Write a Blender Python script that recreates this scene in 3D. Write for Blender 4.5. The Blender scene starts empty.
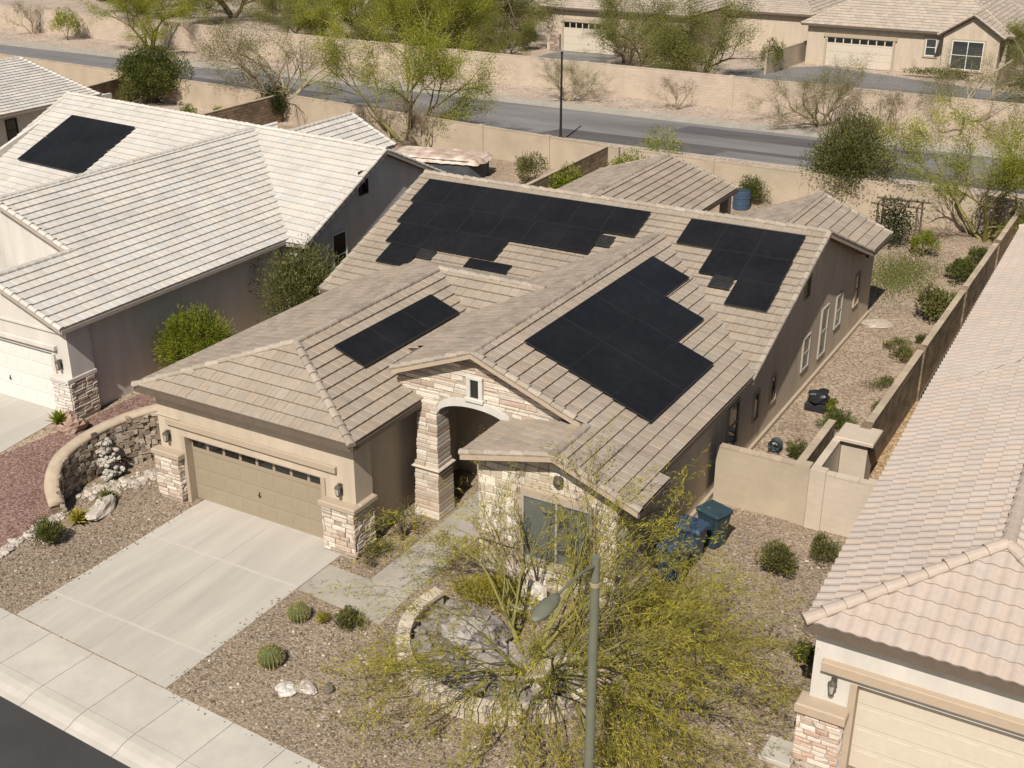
import bpy, math, random
import numpy as np
from mathutils import Vector as V, Matrix
R = math.radians
scene = bpy.context.scene
COL = scene.collection
rnd = random.Random(7)

# ------------------------------------------------------------------ objects
def tag(o, label=None, cat=None, group=None, kind=None):
    if label: o["label"] = label
    if cat: o["category"] = cat
    if group: o["group"] = group
    if kind: o["kind"] = kind
    return o

def thing(name, label, cat, loc=(0, 0, 0), rz=0.0, group=None):
    o = bpy.data.objects.new(name, None)
    o.empty_display_size = .2
    COL.objects.link(o)
    o.location = loc
    o.rotation_euler = (0, 0, rz)
    return tag(o, label, cat, group)

def copy_tree(o, parent=None):
    c = o.copy()
    COL.objects.link(c)
    if parent is not None:
        c.parent = parent
    for ch in list(o.children):
        copy_tree(ch, c)
    return c

class MB:
    """collects faces with one colour each, builds ONE mesh object"""
    def __init__(s):
        s.v = []; s.f = []; s.c = []; s.smooth = False
    def face(s, pts, col=(1, 1, 1)):
        n = len(s.v)
        s.v.extend([tuple(p) for p in pts])
        s.f.append(tuple(range(n, n + len(pts))))
        s.c.append(col)
    def obox(s, c, ux, uy, uz, col=(1, 1, 1)):
        """box from corner-centre c with half-vectors"""
        c = V(c); ux = V(ux); uy = V(uy); uz = V(uz)
        n = len(s.v)
        for k in (-1, 1):
            for j in (-1, 1):
                for i in (-1, 1):
                    s.v.append(tuple(c + ux * i + uy * j + uz * k))
        for q in ((0, 2, 3, 1), (4, 5, 7, 6), (0, 1, 5, 4), (2, 6, 7, 3), (0, 4, 6, 2), (1, 3, 7, 5)):
            s.f.append(tuple(n + i for i in q)); s.c.append(col)
    def box(s, x0, x1, y0, y1, z0, z1, col=(1, 1, 1)):
        s.obox(((x0 + x1) / 2, (y0 + y1) / 2, (z0 + z1) / 2), ((x1 - x0) / 2, 0, 0), (0, (y1 - y0) / 2, 0), (0, 0, (z1 - z0) / 2), col)
    def bbox(s, x0, x1, y0, y1, z0, z1, b=.02, col=(1, 1, 1)):
        """box with chamfered edges"""
        def ring(z, d):
            return [(x0 + d, y0 + d + 0, z), (x1 - d, y0 + d, z), (x1 - d, y1 - d, z), (x0 + d, y1 - d, z)]
        rings = [ring(z0, b), ring(z0 + b, 0), ring(z1 - b, 0), ring(z1, b)]
        s.loft(rings, col, True)
    def loft(s, rings, col=(1, 1, 1), caps=False, closed=True):
        n = len(s.v); m = len(rings[0])
        for r in rings:
            s.v.extend([tuple(p) for p in r])
        for i in range(len(rings) - 1):
            for j in range(m if closed else m - 1):
                k = (j + 1) % m
                s.f.append((n + i * m + j, n + i * m + k, n + (i + 1) * m + k, n + (i + 1) * m + j)); s.c.append(col)
        if caps:
            s.f.append(tuple(n + j for j in reversed(range(m)))); s.c.append(col)
            s.f.append(tuple(n + (len(rings) - 1) * m + j for j in range(m))); s.c.append(col)
    def prism(s, poly, d, col=(1, 1, 1)):
        d = V(d)
        a = [V(p) for p in poly]; b = [p + d for p in a]
        s.face(a, col); s.face(list(reversed(b)), col)
        for i in range(len(a)):
            j = (i + 1) % len(a)
            s.face([a[i], a[j], b[j], b[i]], col)
    def tube(s, pts, rad, n=6, col=(1, 1, 1), caps=True):
        pts = [V(p) for p in pts]
        if not hasattr(rad, '__len__'): rad = [rad] * len(pts)
        rings = []
        prev = None
        for i, p in enumerate(pts):
            t = (pts[min(i + 1, len(pts) - 1)] - pts[max(i - 1, 0)])
            if t.length < 1e-9: t = V((0, 0, 1))
            t.normalize()
            if prev is None:
                a = t.cross(V((0, 0, 1)) if abs(t.z) < .9 else V((1, 0, 0))).normalized()
            else:
                a = (prev - t * prev.dot(t))
                a = a.normalized() if a.length > 1e-6 else t.cross(V((1, 0, 0))).normalized()
            prev = a
            b = t.cross(a)
            rings.append([p + (a * math.cos(2 * math.pi * k / n) + b * math.sin(2 * math.pi * k / n)) * rad[i] for k in range(n)])
        s.loft(rings, col, caps)
    def lathe(s, c, prof, n=16, col=(1, 1, 1)):
        c = V(c)
        s.loft([[c + V((r * math.cos(2 * math.pi * k / n), r * math.sin(2 * math.pi * k / n), z)) for k in range(n)] for r, z in prof], col, True)
    def build(s, name, mat, parent=None, smooth=False):
        me = bpy.data.meshes.new(name)
        me.from_pydata(s.v, [], s.f)
        me.materials.append(mat)
        if s.c:
            a = me.attributes.new("Col", 'FLOAT_COLOR', 'FACE')
            arr = np.ones((len(s.c), 4), dtype=np.float32)
            arr[:, :3] = np.array(s.c, dtype=np.float32)
            a.data.foreach_set("color", arr.ravel())
        if smooth:
            me.polygons.foreach_set("use_smooth", [True] * len(me.polygons))
        me.update()
        o = bpy.data.objects.new(name, me)
        COL.objects.link(o)
        if parent is not None:
            o.parent = parent
            o.matrix_parent_inverse = Matrix.Identity(4)
        return o

# ---------------------------------------------------------------- materials
def newmat(name):
    m = bpy.data.materials.new(name)
    m.use_nodes = True
    nt = m.node_tree
    b = nt.nodes["Principled BSDF"]
    return m, nt, b

def N(nt, t, **k):
    n = nt.nodes.new(t)
    for a, v in k.items():
        if a.startswith('i_'):
            n.inputs[a[2:].replace('_', ' ')].default_value = v
        else:
            setattr(n, a, v)
    return n

def mat(name, col, rough=.85, var=.15, scale=4.0, bump=.15, bscale=60., bdist=.01, spec=.3, attr=True, blotch=0.0, blotch_scale=.5, stretch=None, col2=None, metallic=0.0):
    """base colour x face colour, broken up by two noises; fine bump"""
    m, nt, b = newmat(name)
    L = nt.links
    tc = N(nt, 'ShaderNodeTexCoord')
    src = tc.outputs['Object']
    if stretch:
        mp = N(nt, 'ShaderNodeMapping'); mp.inputs['Scale'].default_value = stretch
        L.new(src, mp.inputs[0]); src = mp.outputs[0]
    nz = N(nt, 'ShaderNodeTexNoise', i_Scale=scale, i_Detail=6.0, i_Roughness=.6)
    L.new(src, nz.inputs['Vector'])
    mr = N(nt, 'ShaderNodeMapRange'); mr.inputs['From Min'].default_value = .25; mr.inputs['From Max'].default_value = .75
    mr.inputs['To Min'].default_value = 1 - var; mr.inputs['To Max'].default_value = 1 + var
    L.new(nz.outputs['Fac'], mr.inputs['Value'])
    val = mr.outputs[0]
    if blotch:
        n2 = N(nt, 'ShaderNodeTexNoise', i_Scale=blotch_scale, i_Detail=4.0, i_Roughness=.55)
        L.new(src, n2.inputs['Vector'])
        m2 = N(nt, 'ShaderNodeMapRange'); m2.inputs['From Min'].default_value = .3; m2.inputs['From Max'].default_value = .7
        m2.inputs['To Min'].default_value = 1 - blotch; m2.inputs['To Max'].default_value = 1 + blotch
        L.new(n2.outputs['Fac'], m2.inputs['Value'])
        mu = N(nt, 'ShaderNodeMath', operation='MULTIPLY')
        L.new(val, mu.inputs[0]); L.new(m2.outputs[0], mu.inputs[1]); val = mu.outputs[0]
    cb = None
    if col2:
        n3 = N(nt, 'ShaderNodeTexNoise', i_Scale=scale * .37, i_Detail=5.0)
        L.new(src, n3.inputs['Vector'])
        rp = N(nt, 'ShaderNodeMapRange'); rp.inputs['From Min'].default_value = .4; rp.inputs['From Max'].default_value = .6
        L.new(n3.outputs['Fac'], rp.inputs['Value'])
        mx0 = N(nt, 'ShaderNodeMix', data_type='RGBA')
        mx0.inputs[6].default_value = (*col, 1); mx0.inputs[7].default_value = (*col2, 1)
        L.new(rp.outputs[0], mx0.inputs[0]); cb = mx0.outputs[2]
    sc = N(nt, 'ShaderNodeVectorMath', operation='SCALE')
    if cb is None: sc.inputs[0].default_value = col
    else: L.new(cb, sc.inputs[0])
    L.new(val, sc.inputs['Scale'])
    out = sc.outputs[0]
    if attr:
        at = N(nt, 'ShaderNodeAttribute', attribute_name='Col')
        mm = N(nt, 'ShaderNodeVectorMath', operation='MULTIPLY')
        L.new(out, mm.inputs[0]); L.new(at.outputs['Color'], mm.inputs[1]); out = mm.outputs[0]
    L.new(out, b.inputs['Base Color'])
    b.inputs['Roughness'].default_value = rough
    b.inputs['Specular IOR Level'].default_value = spec
    b.inputs['Metallic'].default_value = metallic
    if bump:
        n4 = N(nt, 'ShaderNodeTexNoise', i_Scale=bscale, i_Detail=4.0)
        L.new(src, n4.inputs['Vector'])
        bp = N(nt, 'ShaderNodeBump', i_Strength=bump, i_Distance=bdist)
        L.new(n4.outputs['Fac'], bp.inputs['Height']); L.new(bp.outputs[0], b.inputs['Normal'])
    return m

def gravel_mat(name, cols, scale=18., blotch=.12, bump=.9, bscale=.35, dist=.02):
    """pebbles: voronoi cells, each with its own colour, rounded by bump"""
    m, nt, b = newmat(name); L = nt.links
    tc = N(nt, 'ShaderNodeTexCoord'); src = tc.outputs['Object']
    v = N(nt, 'ShaderNodeTexVoronoi', i_Scale=scale); L.new(src, v.inputs['Vector'])
    v2 = N(nt, 'ShaderNodeTexVoronoi', i_Scale=scale * .45); L.new(src, v2.inputs['Vector'])
    sp = N(nt, 'ShaderNodeSeparateColor'); L.new(v.outputs['Color'], sp.inputs[0])
    cr = N(nt, 'ShaderNodeValToRGB'); e = cr.color_ramp.elements
    e[0].position = 0; e[0].color = (*cols[0], 1); e[1].position = 1; e[1].color = (*cols[-1], 1)
    for i, c in enumerate(cols[1:-1]):
        k = e.new((i + 1) / (len(cols) - 1)); k.color = (*c, 1)
    L.new(sp.outputs[0], cr.inputs[0])
    n2 = N(nt, 'ShaderNodeTexNoise', i_Scale=bscale, i_Detail=7.0, i_Roughness=.6); L.new(src, n2.inputs['Vector'])
    mr = N(nt, 'ShaderNodeMapRange'); mr.inputs['From Min'].default_value = .3; mr.inputs['From Max'].default_value = .7
    mr.inputs['To Min'].default_value = 1 - blotch; mr.inputs['To Max'].default_value = 1 + blotch
    L.new(n2.outputs['Fac'], mr.inputs['Value'])
    sc = N(nt, 'ShaderNodeVectorMath', operation='SCALE'); L.new(cr.outputs[0], sc.inputs[0]); L.new(mr.outputs[0], sc.inputs['Scale'])
    L.new(sc.outputs[0], b.inputs['Base Color'])
    b.inputs['Roughness'].default_value = .95; b.inputs['Specular IOR Level'].default_value = .15
    ad = N(nt, 'ShaderNodeMath', operation='ADD'); L.new(v.outputs['Distance'], ad.inputs[0]); L.new(v2.outputs['Distance'], ad.inputs[1])
    bp = N(nt, 'ShaderNodeBump', i_Strength=bump, i_Distance=dist); bp.invert = True
    L.new(ad.outputs[0], bp.inputs['Height']); L.new(bp.outputs[0], b.inputs['Normal'])
    return m

def block_mat(name, col, mortar, bw=.41, bh=.2, var=.1, bump=.5, blotch=.1):
    m, nt, b = newmat(name); L = nt.links
    tc = N(nt, 'ShaderNodeTexCoord'); sp = N(nt, 'ShaderNodeSeparateXYZ'); L.new(tc.outputs['Object'], sp.inputs[0])
    ad = N(nt, 'ShaderNodeMath', operation='ADD'); L.new(sp.outputs[0], ad.inputs[0]); L.new(sp.outputs[1], ad.inputs[1])
    cx = N(nt, 'ShaderNodeCombineXYZ'); L.new(ad.outputs[0], cx.inputs[0]); L.new(sp.outputs[2], cx.inputs[1])
    br = N(nt, 'ShaderNodeTexBrick'); br.inputs['Scale'].default_value = 1.0
    br.inputs['Brick Width'].default_value = bw; br.inputs['Row Height'].default_value = bh
    br.inputs['Mortar Size'].default_value = .008; br.inputs['Mortar Smooth'].default_value = .3
    br.inputs['Color1'].default_value = (*[c * (1 - var) for c in col], 1); br.inputs['Color2'].default_value = (*[c * (1 + var) for c in col], 1)
    br.inputs['Mortar'].default_value = (*mortar, 1)
    L.new(cx.outputs[0], br.inputs['Vector'])
    n2 = N(nt, 'ShaderNodeTexNoise', i_Scale=.8, i_Detail=6.0); L.new(tc.outputs['Object'], n2.inputs['Vector'])
    mr = N(nt, 'ShaderNodeMapRange'); mr.inputs['From Min'].default_value = .3; mr.inputs['From Max'].default_value = .7
    mr.inputs['To Min'].default_value = 1 - blotch; mr.inputs['To Max'].default_value = 1 + blotch
    L.new(n2.outputs['Fac'], mr.inputs['Value'])
    sc = N(nt, 'ShaderNodeVectorMath', operation='SCALE'); L.new(br.outputs['Color'], sc.inputs[0]); L.new(mr.outputs[0], sc.inputs['Scale'])
    L.new(sc.outputs[0], b.inputs['Base Color']); b.inputs['Roughness'].default_value = .92; b.inputs['Specular IOR Level'].default_value = .15
    n4 = N(nt, 'ShaderNodeTexNoise', i_Scale=40., i_Detail=3.0); L.new(tc.outputs['Object'], n4.inputs['Vector'])
    mm = N(nt, 'ShaderNodeMath', operation='MULTIPLY_ADD'); mm.inputs[1].default_value = -1.5
    L.new(br.outputs['Fac'], mm.inputs[0]); L.new(n4.outputs['Fac'], mm.inputs[2])
    bp = N(nt, 'ShaderNodeBump', i_Strength=bump, i_Distance=.012); L.new(mm.outputs[0], bp.inputs['Height']); L.new(bp.outputs[0], b.inputs['Normal'])
    return m

def glass_mat(name, col, rough=.06):
    m, nt, b = newmat(name)
    b.inputs['Base Color'].default_value = (*col, 1); b.inputs['Roughness'].default_value = rough
    b.inputs['Specular IOR Level'].default_value = .6
    return m

def leaf_mat(name, c1, c2, trans=.35):
    m, nt, b = newmat(name); L = nt.links
    at = N(nt, 'ShaderNodeAttribute', attribute_name='Col'); sp = N(nt, 'ShaderNodeSeparateColor'); L.new(at.outputs['Color'], sp.inputs[0])
    mx = N(nt, 'ShaderNodeMix', data_type='RGBA'); mx.inputs[6].default_value = (*c1, 1); mx.inputs[7].default_value = (*c2, 1)
    L.new(sp.outputs[0], mx.inputs[0])
    L.new(mx.outputs[2], b.inputs['Base Color']); b.inputs['Roughness'].default_value = .7; b.inputs['Specular IOR Level'].default_value = .2
    tr = N(nt, 'ShaderNodeBsdfTranslucent'); L.new(mx.outputs[2], tr.inputs[0])
    ms = N(nt, 'ShaderNodeMixShader'); ms.inputs[0].default_value = trans
    L.new(b.outputs[0], ms.inputs[1]); L.new(tr.outputs[0], ms.inputs[2]); L.new(ms.outputs[0], nt.nodes['Material Output'].inputs[0])
    return m

M = {}
M['stucco'] = mat('warm_stucco', (.545, .452, .345), var=.06, scale=2.5, bump=.4, bscale=45, bdist=.012, blotch=.09, blotch_scale=2.2, stretch=(1, 1, .22))
M['stucco_trim'] = mat('trim_stucco', (.44, .355, .26), var=.05, scale=2, bump=.3, bscale=45)
M['stucco_white'] = mat('pale_stucco', (.64, .595, .53), var=.06, scale=1.5, bump=.35, bscale=45, blotch=.08, blotch_scale=2., stretch=(1, 1, .22))
M['stucco_grey'] = mat('pale_trim', (.6, .54, .46), var=.05, bump=.3)
M['fascia'] = mat('fascia_paint', (.14, .108, .08), var=.1, bump=.1, attr=False)
M['fascia_pale'] = mat('fascia_pale_paint', (.42, .36, .3), var=.1, bump=.1, attr=False)
M['garage'] = mat('garage_door_paint', (.34, .275, .195), rough=.6, var=.05, scale=2, bump=.05, bscale=100)
M['garage_cream'] = mat('garage_door_cream_paint', (.62, .54, .43), rough=.6, var=.05, bump=.05)
M['white'] = mat('white_frame_paint', (.75, .73, .68), rough=.5, var=.04, bump=0)
M['cap_cream'] = mat('cream_cap', (.55, .46, .365), var=.08, bump=.3)
M['frame_pale'] = mat('weathered_frame', (.4, .365, .315), rough=.6, var=.08, bump=0)
M['trim_tan'] = mat('tan_trim', (.47, .37, .27), var=.05, bump=.3, bscale=45)
M['glass'] = glass_mat('dark_glass', (.012, .014, .013), .04)
M['glass_grey'] = glass_mat('window_glass', (.045, .05, .05), .05)
M['tile_brown'] = mat('concrete_roof_tile', (.365, .302, .236), var=.10, scale=6, bump=.45, bscale=50, bdist=.012, blotch=.08, blotch_scale=.6)
M['tile_cream'] = mat('cream_roof_tile', (.6, .56, .505), var=.06, scale=9, bump=.4, bscale=50, bdist=.012, blotch=.06)
M['tile_pink'] = mat('pinkish_roof_tile', (.5, .415, .35), var=.08, scale=7, bump=.3, bscale=50, blotch=.05)
M['ridge_brown'] = mat('ridge_cap_tile', (.385, .33, .27), var=.14, scale=10, bump=.4, bscale=50)
M['panel'] = mat('solar_cell_black', (.0145, .0145, .0155), rough=.36, var=.15, bump=0, spec=.27, blotch=.25)
M['panel_frame'] = mat('panel_frame_black', (.027, .027, .029), rough=.4, var=.05, bump=0, attr=False)
M['black'] = mat('black_metal', (.02, .019, .018), rough=.5, var=.1, bump=0, attr=False)
M['vent'] = mat('dark_vent_metal', (.035, .034, .034), rough=.7, var=.3, bump=.1)
M['stone'] = mat('ledge_stone', (1, 1, 1), var=.16, scale=12, bump=.6, bscale=30, bdist=.02)
M['mortar'] = mat('mortar', (.42, .36, .29), var=.1, bump=.4, attr=False)
M['rock'] = mat('field_rock', (1, 1, 1), var=.25, scale=8, bump=.7, bscale=25, bdist=.03)
M['concrete'] = mat('broom_concrete', (.53, .485, .42), var=.06, scale=3, bump=.25, bscale=90, bdist=.004, blotch=.06, blotch_scale=.7, col2=(.56, .51, .445))
M['concrete_drive'] = mat('drive_concrete', (.48, .44, .38), var=.05, scale=5, bump=.25, bscale=90, bdist=.004, blotch=.10, blotch_scale=1.3, stretch=(1, .12, 1), col2=(.505, .462, .4))
M['concrete_joint'] = mat('drive_joint', (.545, .5, .435), var=.05, bump=.1)
M['joint_dark'] = mat('joint_dirt', (.09, .075, .06), var=.2, bump=.1)
M['asphalt'] = mat('asphalt', (.058, .055, .054), var=.25, scale=30, bump=.5, bscale=120, blotch=.12, blotch_scale=.5, rough=.9)
M['asphalt_back'] = mat('asphalt_faded', (.2, .19, .185), var=.1, scale=2, bump=.3, bscale=80, blotch=.22, blotch_scale=.3, stretch=(.25, 1.2, 1), rough=.8)
M['asphalt_dark'] = mat('asphalt_resealed', (.115, .108, .108), var=.15, scale=2, bump=.3, blotch=.15, stretch=(.2, 1, 1))
M['gravel'] = gravel_mat('tan_gravel', [(.125, .092, .064), (.25, .19, .135), (.335, .26, .188), (.29, .216, .15), (.47, .39, .3)], scale=23, blotch=.12)
M['gravel_red'] = gravel_mat('red_gravel', [(.13, .075, .058), (.22, .13, .105), (.28, .175, .143), (.37, .26, .22)], scale=20, blotch=.1)
M['dirt'] = gravel_mat('backyard_gravel', [(.19, .135, .094), (.31, .232, .166), (.39, .3, .215), (.47, .375, .28)], scale=15, blotch=.2, bump=.6)
M['gravel_orange'] = gravel_mat('orange_gravel', [(.22, .13, .07), (.38, .25, .14), (.48, .34, .2), (.56, .43, .28)], scale=16, blotch=.1)
M['gravel_pink'] = gravel_mat('pink_gravel', [(.28, .21, .16), (.4, .315, .25), (.48, .385, .31), (.56, .47, .385)], scale=9, blotch=.16, bump=.4)
M['desert'] = mat('desert_soil', (.36, .27, .19), var=.25, scale=1.5, bump=.3, bscale=8, blotch=.2, blotch_scale=.1, attr=False)
M['block_tan'] = block_mat('tan_block', (.47, .385, .285), (.45, .365, .27), var=.025, bump=.25)
M['block_cream'] = block_mat('cream_block', (.57, .475, .375), (.54, .445, .35), var=.025, bump=.25)
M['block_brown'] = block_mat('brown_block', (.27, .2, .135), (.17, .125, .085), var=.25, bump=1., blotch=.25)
M['block_pink'] = block_mat('pinkish_block', (.53, .43, .335), (.49, .395, .305), var=.05, blotch=.08)
M['cap'] = mat('wall_cap', (.46, .37, .27), var=.15, bump=.4)
M['bark'] = mat('bark_brown', (.15, .11, .075), var=.3, scale=10, bump=.6, bscale=30, bdist=.02)
M['bark_green'] = mat('bark_green', (.225, .205, .065), var=.3, scale=8, bump=.4, bscale=30)
M['bark_pale'] = mat('bark_pale', (.38, .31, .19), var=.25, scale=8, bump=.4, bscale=30)
M['leaf_pv'] = leaf_mat('paloverde_leaf', (.21, .192, .03), (.52, .445, .06))
M['leaf_feather'] = leaf_mat('feather_leaf', (.14, .15, .04), (.34, .33, .09), .45)
M['glass_blind'] = glass_mat('window_with_blind', (.13, .135, .115), .08)
M['tile_far'] = mat('far_roof_tile', (.46, .385, .315), var=.12, scale=5, bump=.3)
M['path_concrete'] = mat('path_concrete', (.4, .36, .3), var=.08, scale=4, bump=.25, bscale=90, bdist=.004, blotch=.12, blotch_scale=1.1)
M['leaf_lime'] = leaf_mat('lime_leaf', (.17, .2, .02), (.40, .40, .05))
M['leaf_green'] = leaf_mat('green_leaf', (.055, .075, .016), (.19, .2, .05))
M['leaf_bright'] = leaf_mat('bright_leaf', (.11, .15, .014), (.34, .36, .04))
M['leaf_olive'] = leaf_mat('olive_leaf', (.09, .095, .03), (.25, .24, .075))
M['leaf_dark'] = leaf_mat('dark_leaf', (.02, .03, .01), (.075, .095, .03))
M['twig'] = leaf_mat('dry_twig', (.14, .1, .06), (.36, .29, .18), .1)
M['blue'] = mat('blue_plastic', (.05, .085, .135), rough=.45, var=.1, bump=.05, attr=False)
M['teal'] = mat('teal_plastic', (.035, .065, .08), rough=.45, var=.1, bump=.05, attr=False)
M['pole'] = mat('green_pole_paint', (.17, .175, .125), rough=.55, var=.12, bump=.1, attr=False)
M['black_wrap'] = mat('black_wrap', (.025, .025, .027), rough=.35, var=.3, bump=.3, bscale=12, bdist=.03, attr=False)
M['spa_cover'] = mat('mottled_cover', (.52, .38, .3), var=.2, scale=3, bump=.2, blotch=.25, blotch_scale=1.2, col2=(.6, .5, .42), attr=False)
M['spa_side'] = mat('dark_skirt', (.07, .075, .085), var=.3, scale=3, bump=.1, attr=False)
M['brass'] = mat('lantern_metal', (.10, .085, .065), rough=.5, var=.2, bump=.1, attr=False)
M['lamp_glass'] = glass_mat('lamp_glass', (.45, .43, .38), .2)
M['grass'] = leaf_mat('lawn_leaf', (.09, .11, .02), (.24, .26, .06))
M['lens'] = glass_mat('lamp_lens', (.3, .32, .28), .25)
M['rubber'] = mat('rubber', (.02, .02, .02), var=.1, bump=0, attr=False)

# -------------------------------------------------------------- roof planes
def clip(poly, axis, lo, hi):
    for sgn, lim in ((1, lo), (-1, -hi)):
        out = []
        for i in range(len(poly)):
            a, b = poly[i], poly[(i + 1) % len(poly)]
            da, db = sgn * a[axis] - lim, sgn * b[axis] - lim
            if da >= 0: out.append(a)
            if (da >= 0) != (db >= 0):
                k = da / (da - db)
                out.append((a[0] + (b[0] - a[0]) * k, a[1] + (b[1] - a[1]) * k))
        poly = out
        if len(poly) < 3: return []
    return poly

def roof_plane(mb, pts, style='flat', course=.37, tw=.33, lift=.05, tint=.16, seed=1, org=None):
    """lay tiles course by course on a planar convex polygon: real butt edges, one colour per tile"""
    rg = random.Random(seed)
    P = [V(p) for p in pts]
    n = V((0, 0, 0))
    for i in range(len(P)): n += P[i].cross(P[(i + 1) % len(P)])
    if n.length < 1e-6: return
    n.normalize()
    if n.z < 0: n = -n
    up = (V((0, 0, 1)) - n * n.z).normalized()
    s = up.cross(n).normalized()
    O = V(org) if org else min(P, key=lambda p: p.dot(up))
    uv = [((p - O).dot(s), (p - O).dot(up)) for p in P]
    if style == 'flat':
        cells = [(0, .06, 0, .014, 0), (.06, .5, .014, .017, 0), (.5, .94, .017, .014, 0), (.94, 1, .014, 0, 0)]
    else:
        q = 6
        h = [.023 * (1 + math.cos(2 * math.pi * k / q)) for k in range(q + 1)]
        cells = [(k / q, (k + 1) / q, h[k], h[k + 1], 0) for k in range(q)]
    t0 = min(b for a, b in uv); t1 = max(b for a, b in uv)
    k0 = math.floor(t0 / course + 1e-6)
    for k in range(k0, math.ceil(t1 / course)):
        strip = clip(uv, 1, max(k * course, t0), (k + 1) * course)
        if not strip: continue
        a0 = min(p[0] for p in strip); a1 = max(p[0] for p in strip)
        off = (k % 2) * .5 * tw if style == 'flat' else 0
        for i in range(math.floor((a0 - off) / tw), math.ceil((a1 - off) / tw) + 1):
            x0 = off + i * tw
            jit = rg.uniform(-.003, .003); tl = rg.uniform(-.005, .005)
            if style != 'flat': jit = tl = 0
            g = 1 + rg.uniform(-tint, tint); w = rg.uniform(-.03, .03)
            col = (g * (1 + w), g, g * (1 - w))
            for (c0, c1, h0, h1, _) in cells:
                xa, xb = x0 + c0 * tw, x0 + c1 * tw
                if xb < a0 or xa > a1: continue
                pl = clip(strip, 0, xa, xb)
                if not pl: continue
                def pos(p):
                    f = (p[1] - k * course) / course
                    fx = (p[0] - xa) / (xb - xa)
                    h = lift * (1 - f) + h0 + (h1 - h0) * fx + jit + tl * (fx - .5)
                    return O + s * p[0] + up * p[1] + n * (h + .01)
                mb.face([pos(p) for p in pl], col)
                low = [p for p in pl if abs(p[1] - k * course) < 1e-5]
                if len(low) >= 2:
                    low.sort()
                    A, B = pos(low[0]), pos(low[-1])
                    d = n * (lift + .02)
                    mb.face([A, B, B - d, A - d], (col[0] * .9, col[1] * .9, col[2] * .9))
    return n

def deck(mb, pts, th=.2, under=.005):
    """the solid under the tiles"""
    mb.prism([V(p) - V((0, 0, under)) for p in pts], (0, 0, -th * .72))

def caps(mb, a, b, r=.115, step=.34, seed=3, tint=.16, zoff=.03):
    """ridge or hip cap tiles, overlapping half barrels"""
    rg = random.Random(seed)
    a = V(a); b = V(b); L = (b - a).length
    if L < .05: return
    d = (b - a) / L
    side = d.cross(V((0, 0, 1))).normalized(); up = side.cross(d)
    n = max(1, int(L / step))
    for i in range(n):
        p0 = a + d * (i * L / n - .03); p1 = a + d * ((i + 1) * L / n)
        g = 1 + rg.uniform(-tint, tint); j = rg.uniform(-.006, .012)
        rings = []
        for p, rr, dz in ((p0, r * 1.12, .028), (p1, r * .92, 0)):
            rings.append([p + side * rr * math.cos(t) + up * (rr * .75 * math.sin(t) + dz + j + zoff - .02) for t in [math.pi * q / 6 for q in range(-1, 8)]])
        mb.loft(rings, (g, g * .99, g * .97), False, False)
        mb.face(rings[0], (g * .8, g * .8, g * .8))

STONES = [(.62, .53, .43), (.58, .475, .375), (.5, .385, .295), (.66, .58, .48), (.54, .44, .345), (.6, .52, .43), (.46, .35, .27), (.67, .6, .5), (.63, .54, .44)]
def stones(mb, o, u, v, nrm, W, H, rh=(.08, .16), ln=(.2, .5), depth=.05, seed=1, pal=STONES, inside=None, gap=.008):
    """a face of ledge stones: every stone its own block"""
    rg = random.Random(seed)
    o = V(o); u = V(u); v = V(v); nrm = V(nrm)
    y = 0
    while y < H - .02:
        h = min(rg.uniform(*rh), H - y)
        if H - y - h < .04: h = H - y
        x = -rg.uniform(0, ln[1] * .5)
        while x < W:
            l = rg.uniform(*ln)
            a, b = max(x, 0), min(x + l, W)
            x += l
            if b - a < .03: continue
            cx, cy = (a + b) / 2, y + h / 2
            if inside and not inside(cx, cy): continue
            d = depth * rg.uniform(.45, 1.1)
            c = rg.choice(pal); g = rg.uniform(.88, 1.12)
            c = (c[0] * g, c[1] * g, c[2] * g)
            cc = o + u * cx + v * cy
            hw, hh = (b - a) / 2 - gap, h / 2 - gap
            k = min(.02, hw * .4, hh * .4)
            base = [cc + u * (sx * hw) + v * (sy * hh) for sx, sy in ((-1, -1), (1, -1), (1, 1), (-1, 1))]
            top = [cc + u * (sx * (hw - k)) + v * (sy * (hh - k)) + nrm * (d + rg.uniform(-.012, .012)) for sx, sy in ((-1, -1), (1, -1), (1, 1), (-1, 1))]
            mid = [p + nrm * d * .7 for p in base]
            mb.loft([base, mid, top], c)
            mb.face(top, c)
        y += h

def build_caps(lines, m, parent, r=.115, step=.36, seed=50, tint=.16, zoff=.03):
    for i, (a, b) in enumerate(lines):
        mb = MB(); caps(mb, a, b, r, step, seed + i, tint, zoff)
        if mb.f: mb.build('ridge_tiles', m, parent)

def build_fascia(lines, m, parent, name='fascia', h=.15, t=.035, drop=.02):
    for a, b in lines:
        mb = MB(); a = V(a); b = V(b); d = (b - a).normalized(); s = d.cross(V((0, 0, 1))).normalized()
        mb.obox((a + b) / 2 - V((0, 0, drop + h / 2)), d * ((b - a).length / 2), s * t / 2, V((0, 0, h / 2)))
        mb.build(name, m, parent)

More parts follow.
